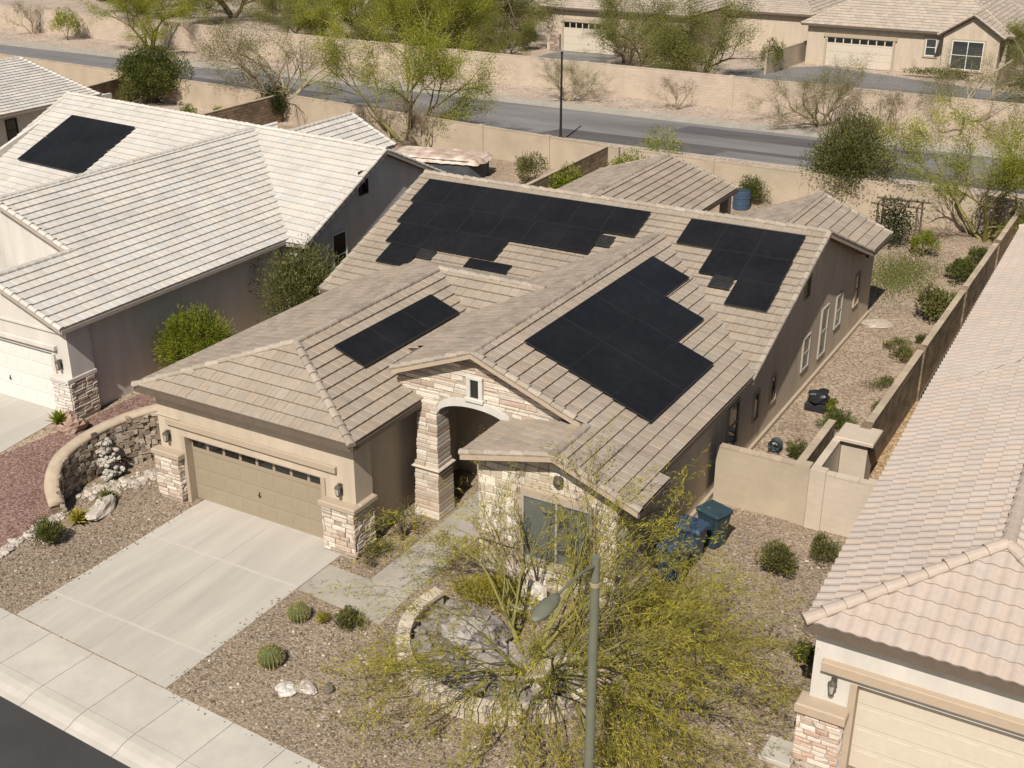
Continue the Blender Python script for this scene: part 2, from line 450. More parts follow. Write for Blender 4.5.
def rock_mesh(mb, c, r, seed, col, sq=(1, 1, .7), n=7, m=10):
    rg = random.Random(seed)
    ph = [(rg.uniform(0, 6.28), rg.uniform(.08, .2), rg.randint(1, 3), rg.uniform(0, 6.28)) for _ in range(5)]
    c = V(c); a = rg.uniform(0, 6.28)
    rings = []
    for i in range(n + 1):
        th = math.pi * (i / n); ring = []
        for j in range(m):
            p = 2 * math.pi * j / m
            k = 1 + sum(q[1] * math.sin(q[2] * p + q[0]) * math.sin((q[2] + 1) * th + q[3]) for q in ph) + rg.uniform(-.06, .06)
            x = math.sin(th) * math.cos(p) * sq[0] * r * k; y = math.sin(th) * math.sin(p) * sq[1] * r * k; z = -math.cos(th) * sq[2] * r * k
            ring.append(c + V((x * math.cos(a) - y * math.sin(a), x * math.sin(a) + y * math.cos(a), z)))
        rings.append(ring)
    mb.loft(rings, col, True)

# --------------------------------------------------------------- vegetation
def leaf_cloud(name, C, D, ln, wd, m, parent, seed, flat=0.0, tone=None):
    """one small quad per leaf"""
    g = np.random.default_rng(seed)
    C = np.asarray(C, dtype=np.float64); n = len(C)
    D = np.asarray(D, dtype=np.float64)
    D = D / (np.linalg.norm(D, axis=1, keepdims=True) + 1e-9)
    S = np.cross(D, g.normal(size=(n, 3))); S /= (np.linalg.norm(S, axis=1, keepdims=True) + 1e-9)
    l = g.uniform(*ln, size=(n, 1)) * .5; w = g.uniform(*wd, size=(n, 1)) * .5
    v = np.stack([C - D * l - S * w * .6, C - D * l * .1 + S * w, C + D * l, C - D * l * .1 - S * w], 1).reshape(-1, 3)
    v = np.stack([C - D * l, C + S * w, C + D * l, C - S * w], 1).reshape(-1, 3)
    me = bpy.data.meshes.new(name)
    me.vertices.add(4 * n); me.loops.add(4 * n); me.polygons.add(n)
    me.vertices.foreach_set("co", v.ravel())
    me.loops.foreach_set("vertex_index", np.arange(4 * n, dtype=np.int32))
    me.polygons.foreach_set("loop_start", np.arange(0, 4 * n, 4, dtype=np.int32))
    me.polygons.foreach_set("loop_total", np.full(n, 4, dtype=np.int32))
    me.materials.append(m)
    a = me.attributes.new("Col", 'FLOAT_COLOR', 'FACE')
    t = g.uniform(0, 1, n) if tone is None else np.clip(np.asarray(tone) + g.uniform(-.3, .3, n), 0, 1)
    col = np.ones((n, 4), dtype=np.float32); col[:, 0] = t; col[:, 1] = t; col[:, 2] = t
    a.data.foreach_set("color", col.ravel())
    me.update(calc_edges=True)
    o = bpy.data.objects.new(name, me); COL.objects.link(o)
    if parent is not None: o.parent = parent
    return o

class Grow:
    def __init__(s, seed, wander=.25, droop=.0):
        s.rg = random.Random(seed); s.w = wander; s.dr = droop
        s.mb = MB(); s.tips = []
    def branch(s, p, d, L, r, lv, cfg):
        rg = s.rg; p = V(p); d = V(d).normalized(); pts = [p.copy()]; n = 5
        lens = cfg['len']; last = lv >= len(lens) - 1
        dirs = []
        for i in range(n):
            k = s.w * (1 + .25 * lv)
            d = (d + V((rg.gauss(0, k), rg.gauss(0, k), rg.gauss(0, k * .7) - s.dr * (lv ** 1.2) * .12 + cfg.get('up', 0) * .1))).normalized()
            p = p + d * (L / n)
            if p.z < .12: p.z = .12; d.z = abs(d.z)
            pts.append(p.copy()); dirs.append(d.copy())
        tip_r = r * (.25 if last else .55)
        s.mb.tube(pts, [r + (tip_r - r) * i / n for i in range(n + 1)], 6 if lv < 2 else (4 if lv < 3 else 3), (1, 1, 1), False)
        if last or lv >= cfg.get('leaf_from', 99): s.tips.append(pts)
        if last: return
        kids = rg.randint(*cfg['kids'][lv])
        for i in range(kids):
            f = rg.uniform(.3, 1.0) if i else 1.0
            q = min(n - 1, int(f * n)); bp = pts[q] + (pts[q + 1] - pts[q]) * (f * n - q) if q < n else pts[-1]
            ax = V((rg.gauss(0, 1), rg.gauss(0, 1), rg.gauss(0, .6)))
            ax = (ax - dirs[q] * ax.dot(dirs[q])).normalized()
            a = R(rg.uniform(*cfg.get('ang', (22, 55)))) * (0.5 if i == 0 else 1)
            nd = dirs[q] * math.cos(a) + ax * math.sin(a)
            s.branch(bp, nd, lens[lv + 1] * rg.uniform(.7, 1.2), (r + (tip_r - r) * f) * cfg.get('thin', .68), lv + 1, cfg)

def make_tree(name, label, cat, loc, seed, cfg, leafmat, bark, trunks=3, elev=(35, 65), L0=None, r0=.09, wander=.14, droop=.3, nleaf=30, spread=.12, ln=(.1, .2), wd=(.018, .03), group=None, az=None, hang=0.0):
    t = thing(name, label, cat, loc, 0, group)
    g = Grow(seed, wander, droop); rg = g.rg
    a0 = rg.uniform(0, 6.28)
    for i in range(trunks):
        a = (az[i] if az else a0 + 2 * math.pi * i / trunks + rg.uniform(-.35, .35)); e = R(rg.uniform(*elev))
        g.branch((.08 * math.cos(a), .08 * math.sin(a), -.08), (math.cos(a) * math.cos(e), math.sin(a) * math.cos(e), math.sin(e)), cfg['len'][0] * rg.uniform(.85, 1.15), r0 * rg.uniform(.8, 1.1), 0, cfg)
    g.mb.build('trunk', bark, t, True)
    if nleaf:
        G = np.random.default_rng(seed)
        C = []; D = []; T = []
        for pts in g.tips:
            m = max(1, int(nleaf * G.uniform(.5, 1.5)))
            tone = G.uniform(.15, .95)
            A = np.array([tuple(p) for p in pts])
            f = G.uniform(0.05, len(pts) - 1.001, m); q = f.astype(int)
            dv = A[q + 1] - A[q]
            c = A[q] + dv * (f - q)[:, None] + G.normal(size=(m, 3)) * spread
            d = dv / (np.linalg.norm(dv, axis=1, keepdims=True) + 1e-9) + G.normal(size=(m, 3)) * .55
            d[:, 2] -= hang
            C.append(c); D.append(d); T.append(np.full(m, tone))
        C = np.concatenate(C); C[:, 2] = np.maximum(C[:, 2], .03)
        leaf_cloud('crown', C, np.concatenate(D), ln, wd, leafmat, t, seed + 1, tone=np.concatenate(T))
    return t

def make_bush(name, label, cat, loc, size, seed, leafmat, n=2500, ln=(.06, .12), wd=(.03, .05), group=None, clumps=26, open_=.25, bark=None, stems=6):
    """foliage in uneven clumps round a few stems"""
    t = thing(name, label, cat, loc, 0, group)
    G = np.random.default_rng(seed); rg = random.Random(seed)
    sx, sy, sz = size
    C = []; D = []; T = []
    cc = []
    for i in range(clumps):
        a = G.uniform(0, 6.28); u = G.uniform(-.25, 1) ; r = math.sqrt(max(0, 1 - u * u)) * G.uniform(.55, 1.0)
        k = G.uniform(.6, 1.16)
        c = np.array([r * math.cos(a) * sx * .78 * k, r * math.sin(a) * sy * .78 * k, sz * (.45 + .42 * u * k)])
        cc.append(c)
        m = int(n / clumps * G.uniform(.6, 1.4))
        rad = G.uniform(.22, .42)
        q = G.normal(size=(m, 3)); q /= np.linalg.norm(q, axis=1, keepdims=True)
        q *= G.uniform(.35, 1.12, size=(m, 1)) ** .6
        C.append(c + q * np.array([sx, sy, sz * .8]) * rad)
        d = q + c / np.array([sx, sy, sz]) * .6 + G.normal(size=(m, 3)) * .5; d[:, 2] += .35
        D.append(d); T.append(np.full(m, G.uniform(.1, .9)))
    C = np.concatenate(C); C[:, 2] = np.maximum(C[:, 2], .02)
    leaf_cloud('foliage', C, np.concatenate(D), ln, wd, leafmat, t, seed + 1, tone=np.concatenate(T))
    mb = MB()
    for i in range(stems):
        c = cc[rg.randrange(len(cc))]
        mb.tube([(rg.uniform(-.05, .05), rg.uniform(-.05, .05), -.05), tuple(c * .5 + np.array([0, 0, .02])), tuple(c)], [.025, .018, .008], 5, (1, 1, 1), False)
    mb.build('stem', bark or M['bark'], t)
    return t

def place(proto, used, loc, rz, sc, label, group=None):
    """first call moves the prototype itself, later ones copy it with its parts"""
    o = proto if not used.get(proto.name) else copy_tree(proto)
    used[proto.name] = True
    o.location = loc; o.rotation_euler = (0, 0, rz); o.scale = sc if hasattr(sc, '__len__') else (sc, sc, sc)
    o["label"] = label
    if group: o["group"] = group
    return o
USED = {}

def barrel_cactus(label, loc, r, seed):
    t = thing('barrel_cactus', label, 'cactus', loc, 0, 'barrel cacti in the tan gravel')
    rg = random.Random(seed); mb = MB(); nr = 20
    rings = []; sp = MB()
    for i in range(11):
        th = math.pi * (.06 + .90 * i / 10); ring = []
        for j in range(nr * 4):
            a = 2 * math.pi * j / (nr * 4); k = 1 + .085 * math.cos(nr * a)
            ring.append(V((math.sin(th) * r * k * math.cos(a), math.sin(th) * r * k * math.sin(a), r * .85 - math.cos(th) * r * .95)))
        rings.append(ring)
    mb.loft(rings, (1, 1, 1), True)
    mb.build('ribbed_body', M['cactus'], t, True)
    C = []; D = []
    for j in range(nr):
        a = 2 * math.pi * j / nr
        for i in range(22):
            th = math.pi * (.2 + .77 * i / 21)
            d = V((math.sin(th) * math.cos(a), math.sin(th) * math.sin(a), -math.cos(th)))
            p = V((d.x * r * 1.09, d.y * r * 1.09, r * .85 + d.z * r * .96))
            for q in range(3):
                C.append(tuple(p + d * .02)); D.append((d.x + rg.gauss(0, .7), d.y + rg.gauss(0, .7), d.z + rg.gauss(0, .7)))
    leaf_cloud('spines', C, D, (.05, .1), (.006, .012), M['spine'], t, seed)
    return t
M['cactus'] = mat('cactus_skin', (.11, .125, .04), var=.2, bump=.2, attr=False)
M['spine'] = leaf_mat('cactus_spine', (.3, .24, .1), (.5, .43, .2), .1)

# ------------------------------------------------------------- camera, light
cam = bpy.data.cameras.new("camera"); co = bpy.data.objects.new("camera", cam); COL.objects.link(co)
co.location = (23.49, -22.30, 17.51); co.rotation_euler = (R(66), 0, R(29.9))
cam.sensor_width = 36; cam.lens = 42.36; cam.clip_end = 1500
scene.camera = co
SUN_EL, SUN_AZ = 48.0, 12.0            # azimuth measured from -Y towards +X
tx, ty, tz = math.sin(R(SUN_AZ)) * math.cos(R(SUN_EL)), -math.cos(R(SUN_AZ)) * math.cos(R(SUN_EL)), math.sin(R(SUN_EL))
sd = bpy.data.lights.new("sun", 'SUN'); so = bpy.data.objects.new("sun", sd); COL.objects.link(so)
sd.energy = 4.9; sd.angle = R(.53); sd.color = (1.0, .945, .86)
so.location = (0, 0, 60); so.rotation_euler = V((-tx, -ty, -tz)).to_track_quat('-Z', 'Y').to_euler()
w = bpy.data.worlds.new("World"); scene.world = w; w.use_nodes = True
wn = w.node_tree; sk = wn.nodes.new('ShaderNodeTexSky'); sk.sky_type = 'NISHITA'; sk.sun_disc = False
sk.sun_elevation = R(SUN_EL); sk.sun_rotation = math.atan2(tx, ty); sk.dust_density = 2.0; sk.air_density = 1.0
bg = wn.nodes['Background']; bg.inputs[1].default_value = .05
wn.links.new(sk.outputs[0], bg.inputs[0])
scene.view_settings.view_transform = 'Standard'; scene.view_settings.look = 'None'
scene.view_settings.exposure = 0.0; scene.view_settings.gamma = 1
scene.cycles.max_bounces = 6; scene.cycles.diffuse_bounces = 1; scene.cycles.transparent_max_bounces = 8
scene.cycles.use_denoising = True

# ------------------------------------------------------------------ setting
def sheet(name, poly, z, m, drop=None):
    mb = MB()
    if drop: mb.prism([(x, y, z) for x, y in poly], (0, 0, -drop))
    else: mb.face([(x, y, z) for x, y in poly])
    return tag(mb.build(name, m), kind='structure')

sheet('ground', [(-500, -300), (500, -300), (500, 700), (-500, 700)], -.16, M['desert'])
E_ = V((.9988, -.0490)); F_ = V((.0490, .9988))          # along and across the front street
def st(a, b): return (0 + E_.x * a + F_.x * b, -6.69 + E_.y * a + F_.y * b)
sheet('front_street', [st(-60, -2.06), st(60, -2.06), st(60, -12), st(-60, -12)], -.135, M['asphalt'])
sheet('lot_ground', [st(-60, 0.02), st(60, 0.02), (60, 48.25), (-95, 48.25), (-95, 0)], 0, M['dirt'], .3)
# sidewalk slabs and rolled curb, joints left open
mb = MB(); jd = MB()
for i in range(-14, 16):
    a0 = .02 + i * 1.53 + .05; a1 = a0 + 1.515
    for b0, b1, z0, z1 in ((-1.405, 0, 0, 0), ):
        q = [st(a0, b0), st(a1, b0), st(a1, b1), st(a0, b1)]
        g = 1 + rnd.uniform(-.035, .035)
        mb.prism([(x, y, .012) for x, y in q], (0, 0, -.2), (g, g, g))
    prof = [(-1.42, .010), (-1.62, .004), (-1.80, -.035), (-1.95, -.10), (-2.08, -.125), (-2.08, -.3), (-1.42, -.3)]
    g = 1 + rnd.uniform(-.03, .03)
    mb.loft([[(*st(a0, b), z) for b, z in prof], [(*st(a1, b), z) for b, z in prof]], (g, g, g), True)
jd.face([(*st(-25, .01), -.01), (*st(25, .01), -.01), (*st(25, -2.07), -.14), (*st(-25, -2.07), -.14)])
tag(mb.build('sidewalk', M['concrete']), kind='structure')
tag(jd.build('sidewalk_joint_bed', M['joint_dirt'] if 'joint_dirt' in M else M['joint_dark']), kind='structure')
# gravel yards
sheet('front_gravel', [(-2.6, -6.56), (18.4, -7.55), (18.4, 8.2), (-1.0, 8.2), (-3.6, 2.5), (-3.9, -1), (-2.9, -2.4)], .005, M['gravel'])
sheet('red_gravel', [(-2.6, -6.56), (-5.3, -6.4), (-7.35, -1.0), (-7.0, 1.9), (-7.0, 8), (-1.5, 8), (-3.6, 2.5), (-3.9, -1), (-2.9, -2.4)], .009, M['gravel_red'])
sheet('side_gravel', [(16.72, 7.6), (20, 7.6), (20, 36), (16.72, 36)], .009, M['gravel_orange'])
# driveway: slabs between joints
mb = MB()
Xs = [.22, 2.89, 5.57]; Ys = [-.35, -2.22, -5.52]
def low(x): return st((x) / .9988, .02)[1]
for i in range(2):
    for j in range(3):
        y1 = Ys[j]; ya = Ys[j + 1] if j < 2 else None
        q = [(Xs[i] + .008, y1 - .008), (Xs[i + 1] - .008, y1 - .008)]
        if ya is not None: q += [(Xs[i + 1] - .008, ya + .008), (Xs[i] + .008, ya + .008)]
        else: q += [(Xs[i + 1] - .008, low(Xs[i + 1]) + .02), (Xs[i] + .008, low(Xs[i]) + .02)]
        g = 1 + rnd.uniform(-.02, .02)
        mb.prism([(x, y, .022) for x, y in q], (0, 0, -.1), (g, g, g))
mb.box(.25, 5.0, -.36, .12, -.1, .024)
tag(mb.build('driveway', M['concrete_drive']), kind='structure')
mb = MB()
for y in Ys[1:]: mb.box(Xs[0] + .02, Xs[2] - .02, y - .035, y + .035, .0, .027)
mb.box(2.878, 2.902, low(2.9) + .02, -.36, 0, .0265, (.86, .86, .86))
tag(mb.build('driveway_joints', M['concrete_joint']), kind='structure')
mb = MB()
mb.prism([(x, y, .02) for x, y in [(5.59, -2.28), (8.36, -2.5), (8.28, -1.55), (6.95, -1.0), (5.59, -.95)]], (0, 0, -.1))
mb.prism([(x, y, .021) for x, y in [(6.96, -.99), (8.28, -1.53), (8.3, 2.2), (8.9, 2.6), (8.9, 5.4), (6.9, 5.4), (7.0, 2.7)]], (0, 0, -.1))
tag(mb.build('walkway', M['path_concrete']), kind='structure')
# back road, kerbs, verge
sheet('back_road', [(-130, 51.2), (90, 51.2), (90, 56.25), (-130, 58.4)], -.12, M['asphalt_back'])
sheet('back_road_near_lane', [(-130, 48.2), (90, 48.2), (90, 51.2), (-130, 51.2)], -.124, M['asphalt_dark'])
mb = MB()
mb.prism([(-130, 58.4, .02), (90, 56.25, .02), (90, 57.7, .02), (-130, 59.9, .02)], (0, 0, -.3))
mb.prism([(-130, 48.0, .02), (90, 48.0, .02), (90, 48.2, .02), (-130, 48.2, .02)], (0, 0, -.3))
tag(mb.build('back_kerb', M['path_concrete']), kind='structure')
sheet('road_verge', [(-130, 59.8), (90, 57.6), (90, 64), (-130, 66)], 0, M['gravel_pink'], .3)
sheet('far_lots', [(-160, 64.5), (120, 61.5), (200, 300), (-300, 300)], -.012, M['gravel_pink'], .3)
for i, (x0, x1, y0, y1) in enumerate(((-52, -37, 51.3, 53.6), (-27, -15.5, 49.0, 51.1), (-8, 9, 54.0, 56.2), (-3, 6, 48.6, 50.4))):
    sheet('road_patch', [(x0, y0), (x1, y0 - .1), (x1 + .8, y1), (x0 + .5, y1 + .05)], -.114 + .002 * (i % 2), M['asphalt_dark' if i % 2 == 0 else 'asphalt_back'])
sheet('wall_verge', [(-95, 43.5), (60, 39.7), (60, 48.0), (-95, 48.0)], .006, M['gravel_pink'])
sheet('far_drive', [(-31.2, 66), (-24.5, 66), (-24.3, 81), (-30.7, 81)], .02, M['asphalt_back'], .1)
sheet('far_court', [(-11, 68.5), (14, 67), (14, 78), (-6.5, 84.7), (-12, 80)], .02, M['asphalt_back'], .1)

# --------------------------------------------------------------- main house
def lantern(parent, x, y, z, dirv=(0, -1, 0)):
    """wall lamp: back plate, glass body, cage, cap and finial"""
    d = V(dirv); mb = MB(); c = V((x, y, z)) + d * .14
    s = d.cross(V((0, 0, 1)))
    mb.obox(V((x, y, z)) + d * .015, s * .06, d * .015, (0, 0, .17))
    mb.tube([V((x, y, z + .1)) + d * .02, V((x, y, z + .17)) + d * .08, c + V((0, 0, .16))], .013, 5)
    mb.lathe(c, [(.02, -.17), (.05, -.16), (.06, -.13)], 8)
    mb.lathe(c, [(.1, .10), (.085, .13), (.03, .17), (.012, .2), (.012, .23)], 8)
    for k in range(4):
        a = math.pi / 4 + k * math.pi / 2
        mb.tube([c + V((.062 * math.cos(a), .062 * math.sin(a), -.13)), c + V((.09 * math.cos(a), .09 * math.sin(a), .1))], .009, 4)
    o = mb.build('wall_lantern', M['brass'], parent)
    g = MB(); g.lathe(c, [(.045, -.125), (.075, .1)], 8); g.build('lamp_glass', M['lamp_glass'], o)
    return o

def window(parent, c, u, n, w, h, mull=1, rail=True, fr='white', gl='glass', surround=None, fw=.06):
    """frame, mullion and glass on a wall face; u along the wall, n outward"""
    c = V(c); u = V(u); n = V(n); z = V((0, 0, 1))
    if surround:
        s = MB(); t = .14
        s.obox(c + n * .025 + z * (h / 2 + t / 2), u * (w / 2 + t), n * .03, z * (t / 2)); s.obox(c + n * .035 - z * (h / 2 + t / 2), u * (w / 2 + t + .03), n * .045, z * (t / 2))
        for k in (-1, 1): s.obox(c + n * .023 + u * k * (w / 2 + t / 2), u * (t / 2), n * .028, z * (h / 2))
        s.build('window_surround', M[surround], parent)
    f = MB()
    for k in (-1, 1):
        f.obox(c + n * .03 + u * k * (w / 2 - fw / 2), u * (fw / 2), n * .03, z * (h / 2))
        f.obox(c + n * .03 + z * k * (h / 2 - fw / 2), u * (w / 2 - fw), n * .028, z * (fw / 2))
    for k in range(mull): f.obox(c + n * .026 + u * (w * ((k + 1) / (mull + 1) - .5)), u * (fw * .45), n * .025, z * (h / 2 - fw))
    if rail: f.obox(c + n * .022, u * (w / 2 - fw), n * .02, z * (fw * .35))
    o = f.build('window', M[fr], parent)
    g = MB(); g.obox(c + n * .006, u * (w / 2 - fw * .5), n * .008, z * (h / 2 - fw * .5)); g.build('pane', M[gl], o)
    return o

def garage_door(parent, x0, x1, y, z0, z1, m, glassrow=True, rows=4, cols=8):
    mb = MB(); H = z1 - z0; rh = H / rows; W = x1 - x0
    rg = random.Random(5)
    for r in range(rows):
        a, b = z0 + r * rh, z0 + (r + 1) * rh
        mb.box(x0, x1, y, y + .05, a + .006, b - .006)
        if glassrow and r == rows - 1: continue
        for c in range(cols):
            u0 = x0 + W * c / cols + .06; u1 = x0 + W * (c + 1) / cols - .06
            mb.bbox(u0, u1, y - .006, y + .01, a + .1, b - .1, .004, (.99, .99, .99))
    mb.box(x0, x1, y + .045, y + .06, z0, z1, (.5, .5, .5))
    d = mb.build('garage_door', M[m], parent)
    if glassrow:
        a, b = z1 - rh, z1
        for c in range(cols):
            u0 = x0 + W * c / cols + .05; u1 = x0 + W * (c + 1) / cols - .05
            p = MB(); p.box(u0, u1, y - .006, y + .01, a + .15, b - .08); p.build('pane', M['glass'], d)
    h = MB(); h.tube([((x0 + x1) / 2 - .06, y - .03, z0 + .75), ((x0 + x1) / 2 + .06, y - .03, z0 + .75)], .012, 5); h.tube([((x0 + x1) / 2, y - .02, z0 + .68), ((x0 + x1) / 2, y - .02, z0 + .86)], .014, 5)
    h.build('handle', M['black'], d)
    return d

house = thing('house', 'tan stucco house in the middle with brown tile roof carrying black solar panels', 'house')
m_ = .385
# --- walls
mb = MB(); mb.smooth = False
# garage front with its opening, sides
mb.box(-1.0, -.15, -.2, 0.1, 0, 3.45); mb.box(5.03, 6.02, -.2, .55, 0, 3.45); mb.box(-.15, 5.03, -.2, .1, 2.14, 3.45)
mb.box(-1.0, -.8, .1, 9.9, 0, 3.45); mb.box(5.45, 5.62, .55, 5.4, 0, 3.45)
mb.box(-1.0, -.13, -.24, -.2, 2.62, 2.63)
# main body, right wall with gable, left gable end
X1 = 13.0
mb.prism([(X1, 1.0, 0), (X1, 25.2, 0), (X1, 25.2, 3.38), (X1, 22.3, 3.45), (X1, 16.1, 5.80), (X1, 9.6, 3.32), (X1, 1.0, 3.25)], (-.2, 0, 0))
mb.prism([(-2.15, 9.9, 0), (-2.15, 22.3, 0), (-2.15, 22.3, 3.4), (-2.15, 16.1, 5.80), (-2.15, 9.9, 3.40)], (.2, 0, 0))
mb.box(-2.15, -1.0, 9.7, 9.9, 0, 3.4); mb.box(-2.15, 12.8, 22.1, 22.3, 0, 3.3); mb.box(8.0, 12.8, 25.0, 25.2, 0, 3.36); mb.box(8, 8.2, 22.3, 25, 0, 3.3)
mb.prism([(8.0, 25.2, 3.36), (12.8, 25.2, 3.36), (10.6, 25.2, 4.5)], (0, -.15, 0))
# window bay (front wall behind the stone), its left side, entry back wall
mb.prism([(9.1, 1.0, 0), (12.999, 1.0, 0), (12.999, 1.0, 3.3), (11.45, 1.0, 3.98), (9.1, 1.0, 3.38)], (0, .2, 0))
mb.box(9.1, 9.3, 1.2, 5.6, 0, 3.4)
mb.box(5.45, 9.3, 5.4, 5.6, 0, 4.0)
mb.box(6.0, 9.1, 2.9, 5.4, 3.55, 3.6)
mb.build('wall', M['stucco'], house)
# garage header trim, jambs, pier caps
mb = MB()
mb.bbox(-.62, 5.45, -.30, -.19, 2.40, 2.60, .015)
mb.box(-.15, -.005, -.24, .04, 0, 2.14); mb.box(4.885, 5.03, -.24, .04, 0, 2.14); mb.box(-.005, 4.885, -.215, .04, 2.11, 2.14)
for x0, x1 in ((-1.12, -.10), (4.99, 6.14)):
    mb.bbox(x0 - .03, x1 + .03, -.50, -.17, 1.42, 1.60, .03)
mb.bbox(5.97, 6.17, -.17, .55, 1.42, 1.60, .03)
mb.build('trim', M['stucco_trim'], house)
# stone piers of the garage
def pier(x0, x1, y0, y1, z1, seed, right_to=None):
    mb = MB()
    mb.box(x0 + .05, x1 - .05, y0 + .05, y1, 0, z1, (.42, .36, .3))
    stones(mb, (x0, y0 + .05, .1), (1, 0, 0), (0, 0, 1), (0, -1, 0), x1 - x0, z1 - .1, (.09, .16), (.2, .55), .06, seed)
    stones(mb, (x1 - .05, y0, .1), (0, 1, 0), (0, 0, 1), (1, 0, 0), y1 - y0, z1 - .1, (.09, .16), (.15, .4), .06, seed + 1)
    stones(mb, (x0 + .05, y0, .1), (0, 1, 0), (0, 0, 1), (-1, 0, 0), y1 - y0, z1 - .1, (.09, .16), (.15, .4), .06, seed + 2)
    return mb
pier(-1.08, -.14, -.46, -.1, 1.43, 11).build('stone_pier', M['stone'], house)
pier(5.03, 6.1, -.46, .5, 1.43, 21).build('stone_pier', M['stone'], house)
garage_door(house, 0, 4.88, 0.02, .02, 2.11, 'garage')
lantern(house, -.62, -.2, 2.02); lantern(house, 5.55, -.2, 1.95)
# --- entry: battered stone pillar, arched stone gable with little window
mb = MB(); rg = random.Random(3)
z = 0.0; k = 0
while z < 3.6:
    h = rg.uniform(.1, .17); f = 1 - z / 3.6
    e = .10 * f + (.03 if z < 1.6 else 0)
    x0, x1, y0, y1 = 6.16 - e, 6.80 + e * .6, 2.58 - e, 3.15 + e
    n = rg.choice((1, 2, 2)); cut = rg.uniform(.35, .65)
    for (a, b) in ([(0, 1)] if n == 1 else [(0, cut), (cut, 1)]):
        c = rg.choice(STONES); g = rg.uniform(.88, 1.12)
        xa, xb = x0 + (x1 - x0) * a, x0 + (x1 - x0) * b
        j = rg.uniform(-.02, .02)
        mb.bbox(xa + .004, xb - .004, y0 + j, y1 - j, z, z + h - .01, .015, tuple(q * g for q in c))
    z += h
mb.box(6.12, 6.78, 2.6, 3.1, 0, 3.6, (.4, .34, .28))
mb.bbox(6.0, 6.93, 2.42, 3.3, 1.54, 1.62, .03, (.6, .5, .4))
mb.build('entry_pillar', M['stone'], house)
def arch_z(x):      # soffit of the entry arch
    k = (x - 6.8) / 2.3
    return 3.30 + .42 * math.sqrt(max(0, 1 - (2 * k - 1) ** 2))
def gable_top(x): return 5.33 - m_ * abs(x - 8.03) - .12
mb = MB()
xs = [5.44 + i * .12 for i in range(0, 49)]
for a, b in zip(xs[:-1], xs[1:]):
    def lo(x): return arch_z(x) if 6.8 < x < 9.1 else (3.3 if x <= 6.8 else 3.0)
    mb.prism([(a, 2.72, lo(a)), (b, 2.72, lo(b)), (b, 2.72, gable_top(b)), (a, 2.72, gable_top(a))], (0, .25, 0), (.45, .39, .32))
def inside(u, v):
    x, z = 5.45 + u, 3.0 + v
    if not (abs(x - 8.0) > .27 or z < 3.98 or z > 4.62): return False
    if z > gable_top(x) - .05: return False
    if 6.7 < x < 9.2: return z > arch_z(x) + .2
    return z > 3.34 or x > 9.1
stones(mb, (5.45, 2.72, 3.0), (1, 0, 0), (0, 0, 1), (0, -1, 0), 5.77, 2.3, (.08, .17), (.3, .85), .03, 31, inside=inside)
mb.build('stone_gable', M['stone'], house)
mb = MB()      # arch trim
pr = None
for i in range(25):
    x = 6.78 + 2.34 * i / 24; z = arch_z(min(max(x, 6.8), 9.1))
    q = [(x, 2.62, z), (x, 2.62, z + .22), (x, 3.02, z + .22), (x, 3.02, z)]
    if pr: mb.loft([pr, q], (1, 1, 1), i in (1, 24))
    pr = q
mb.build('arch_trim', M['stucco_white'], house)
mb = MB()      # niche window of the gable
for k in (-1, 1): mb.bbox(8.0 + k * .19 - .06, 8.0 + k * .19 + .06, 2.60, 2.75, 4.0, 4.6, .012)
mb.bbox(7.72, 8.28, 2.57, 2.75, 3.90, 4.02, .015); mb.bbox(7.75, 8.25, 2.59, 2.75, 4.56, 4.66, .012)
o = mb.build('gable_window', M['stucco_white'], house)
mb = MB(); mb.box(7.87, 8.13, 2.655, 2.70, 4.02, 4.56); mb.build('pane', M['glass'], o)
# front door in the shade of the entry
mb = MB(); mb.bbox(7.3, 8.25, 5.32, 5.41, .02, 2.15, .02, (.3, .2, .13)); d = mb.build('front_door', M['fascia'], house)
mb = MB(); mb.lathe((8.13, 5.29, 1.0), [(.005, -.03), (.03, -.02), (.03, .02), (.005, .03)], 8); mb.build('handle', M['brass'], d)
# --- window bay: stone front with a big window
def ins(u, v):
    x, z = 9.1 + u, v
    if 10.27 < x < 12.53 and .62 < z < 2.78: return False
    return z < 3.86 - abs(x - 11.45) * (.385 if x > 11.45 else .25)
mb = MB()
BAY = [(.68, .60, .48), (.62, .53, .41), (.56, .47, .36), (.72, .65, .53), (.6, .5, .38)]
stones(mb, (9.1, 1.0, 0.05), (1, 0, 0), (0, 0, 1), (0, -1, 0), 3.92, 3.9, (.13, .27), (.2, .55), .03, 41, pal=BAY, inside=ins)
stones(mb, (13.0, 1.0, 0.05), (0, 1, 0), (0, 0, 1), (1, 0, 0), .7, 3.2, (.13, .27), (.2, .5), .03, 42, pal=BAY)
mb.build('stone_facing', M['stone'], house)
window(house, (11.4, .99, 1.7), (1, 0, 0), (0, -1, 0), 1.98, 1.86, 1, False, 'frame_pale', 'glass_blind', 'stucco_trim', .06)
mb = MB(); mb.bbox(9.05, 10.2, .86, 1.0, .98, 1.1, .02); mb.build('sill_band', M['stucco_trim'], house); mb = MB(); mb.bbox(12.6, 13.10, .86, 1.0, .98, 1.1, .02); mb.build('sill_band', M['stucco_trim'], house)
mb = MB(); mb.bbox(11.33, 11.57, .88, 1.0, 3.1, 3.36, .02); mb.lathe((11.45, .92, 3.22), [(.09, -.1), (.11, 0), (.05, .1), (.01, .16)], 8); mb.build('wall_ornament', M['brass'], house)
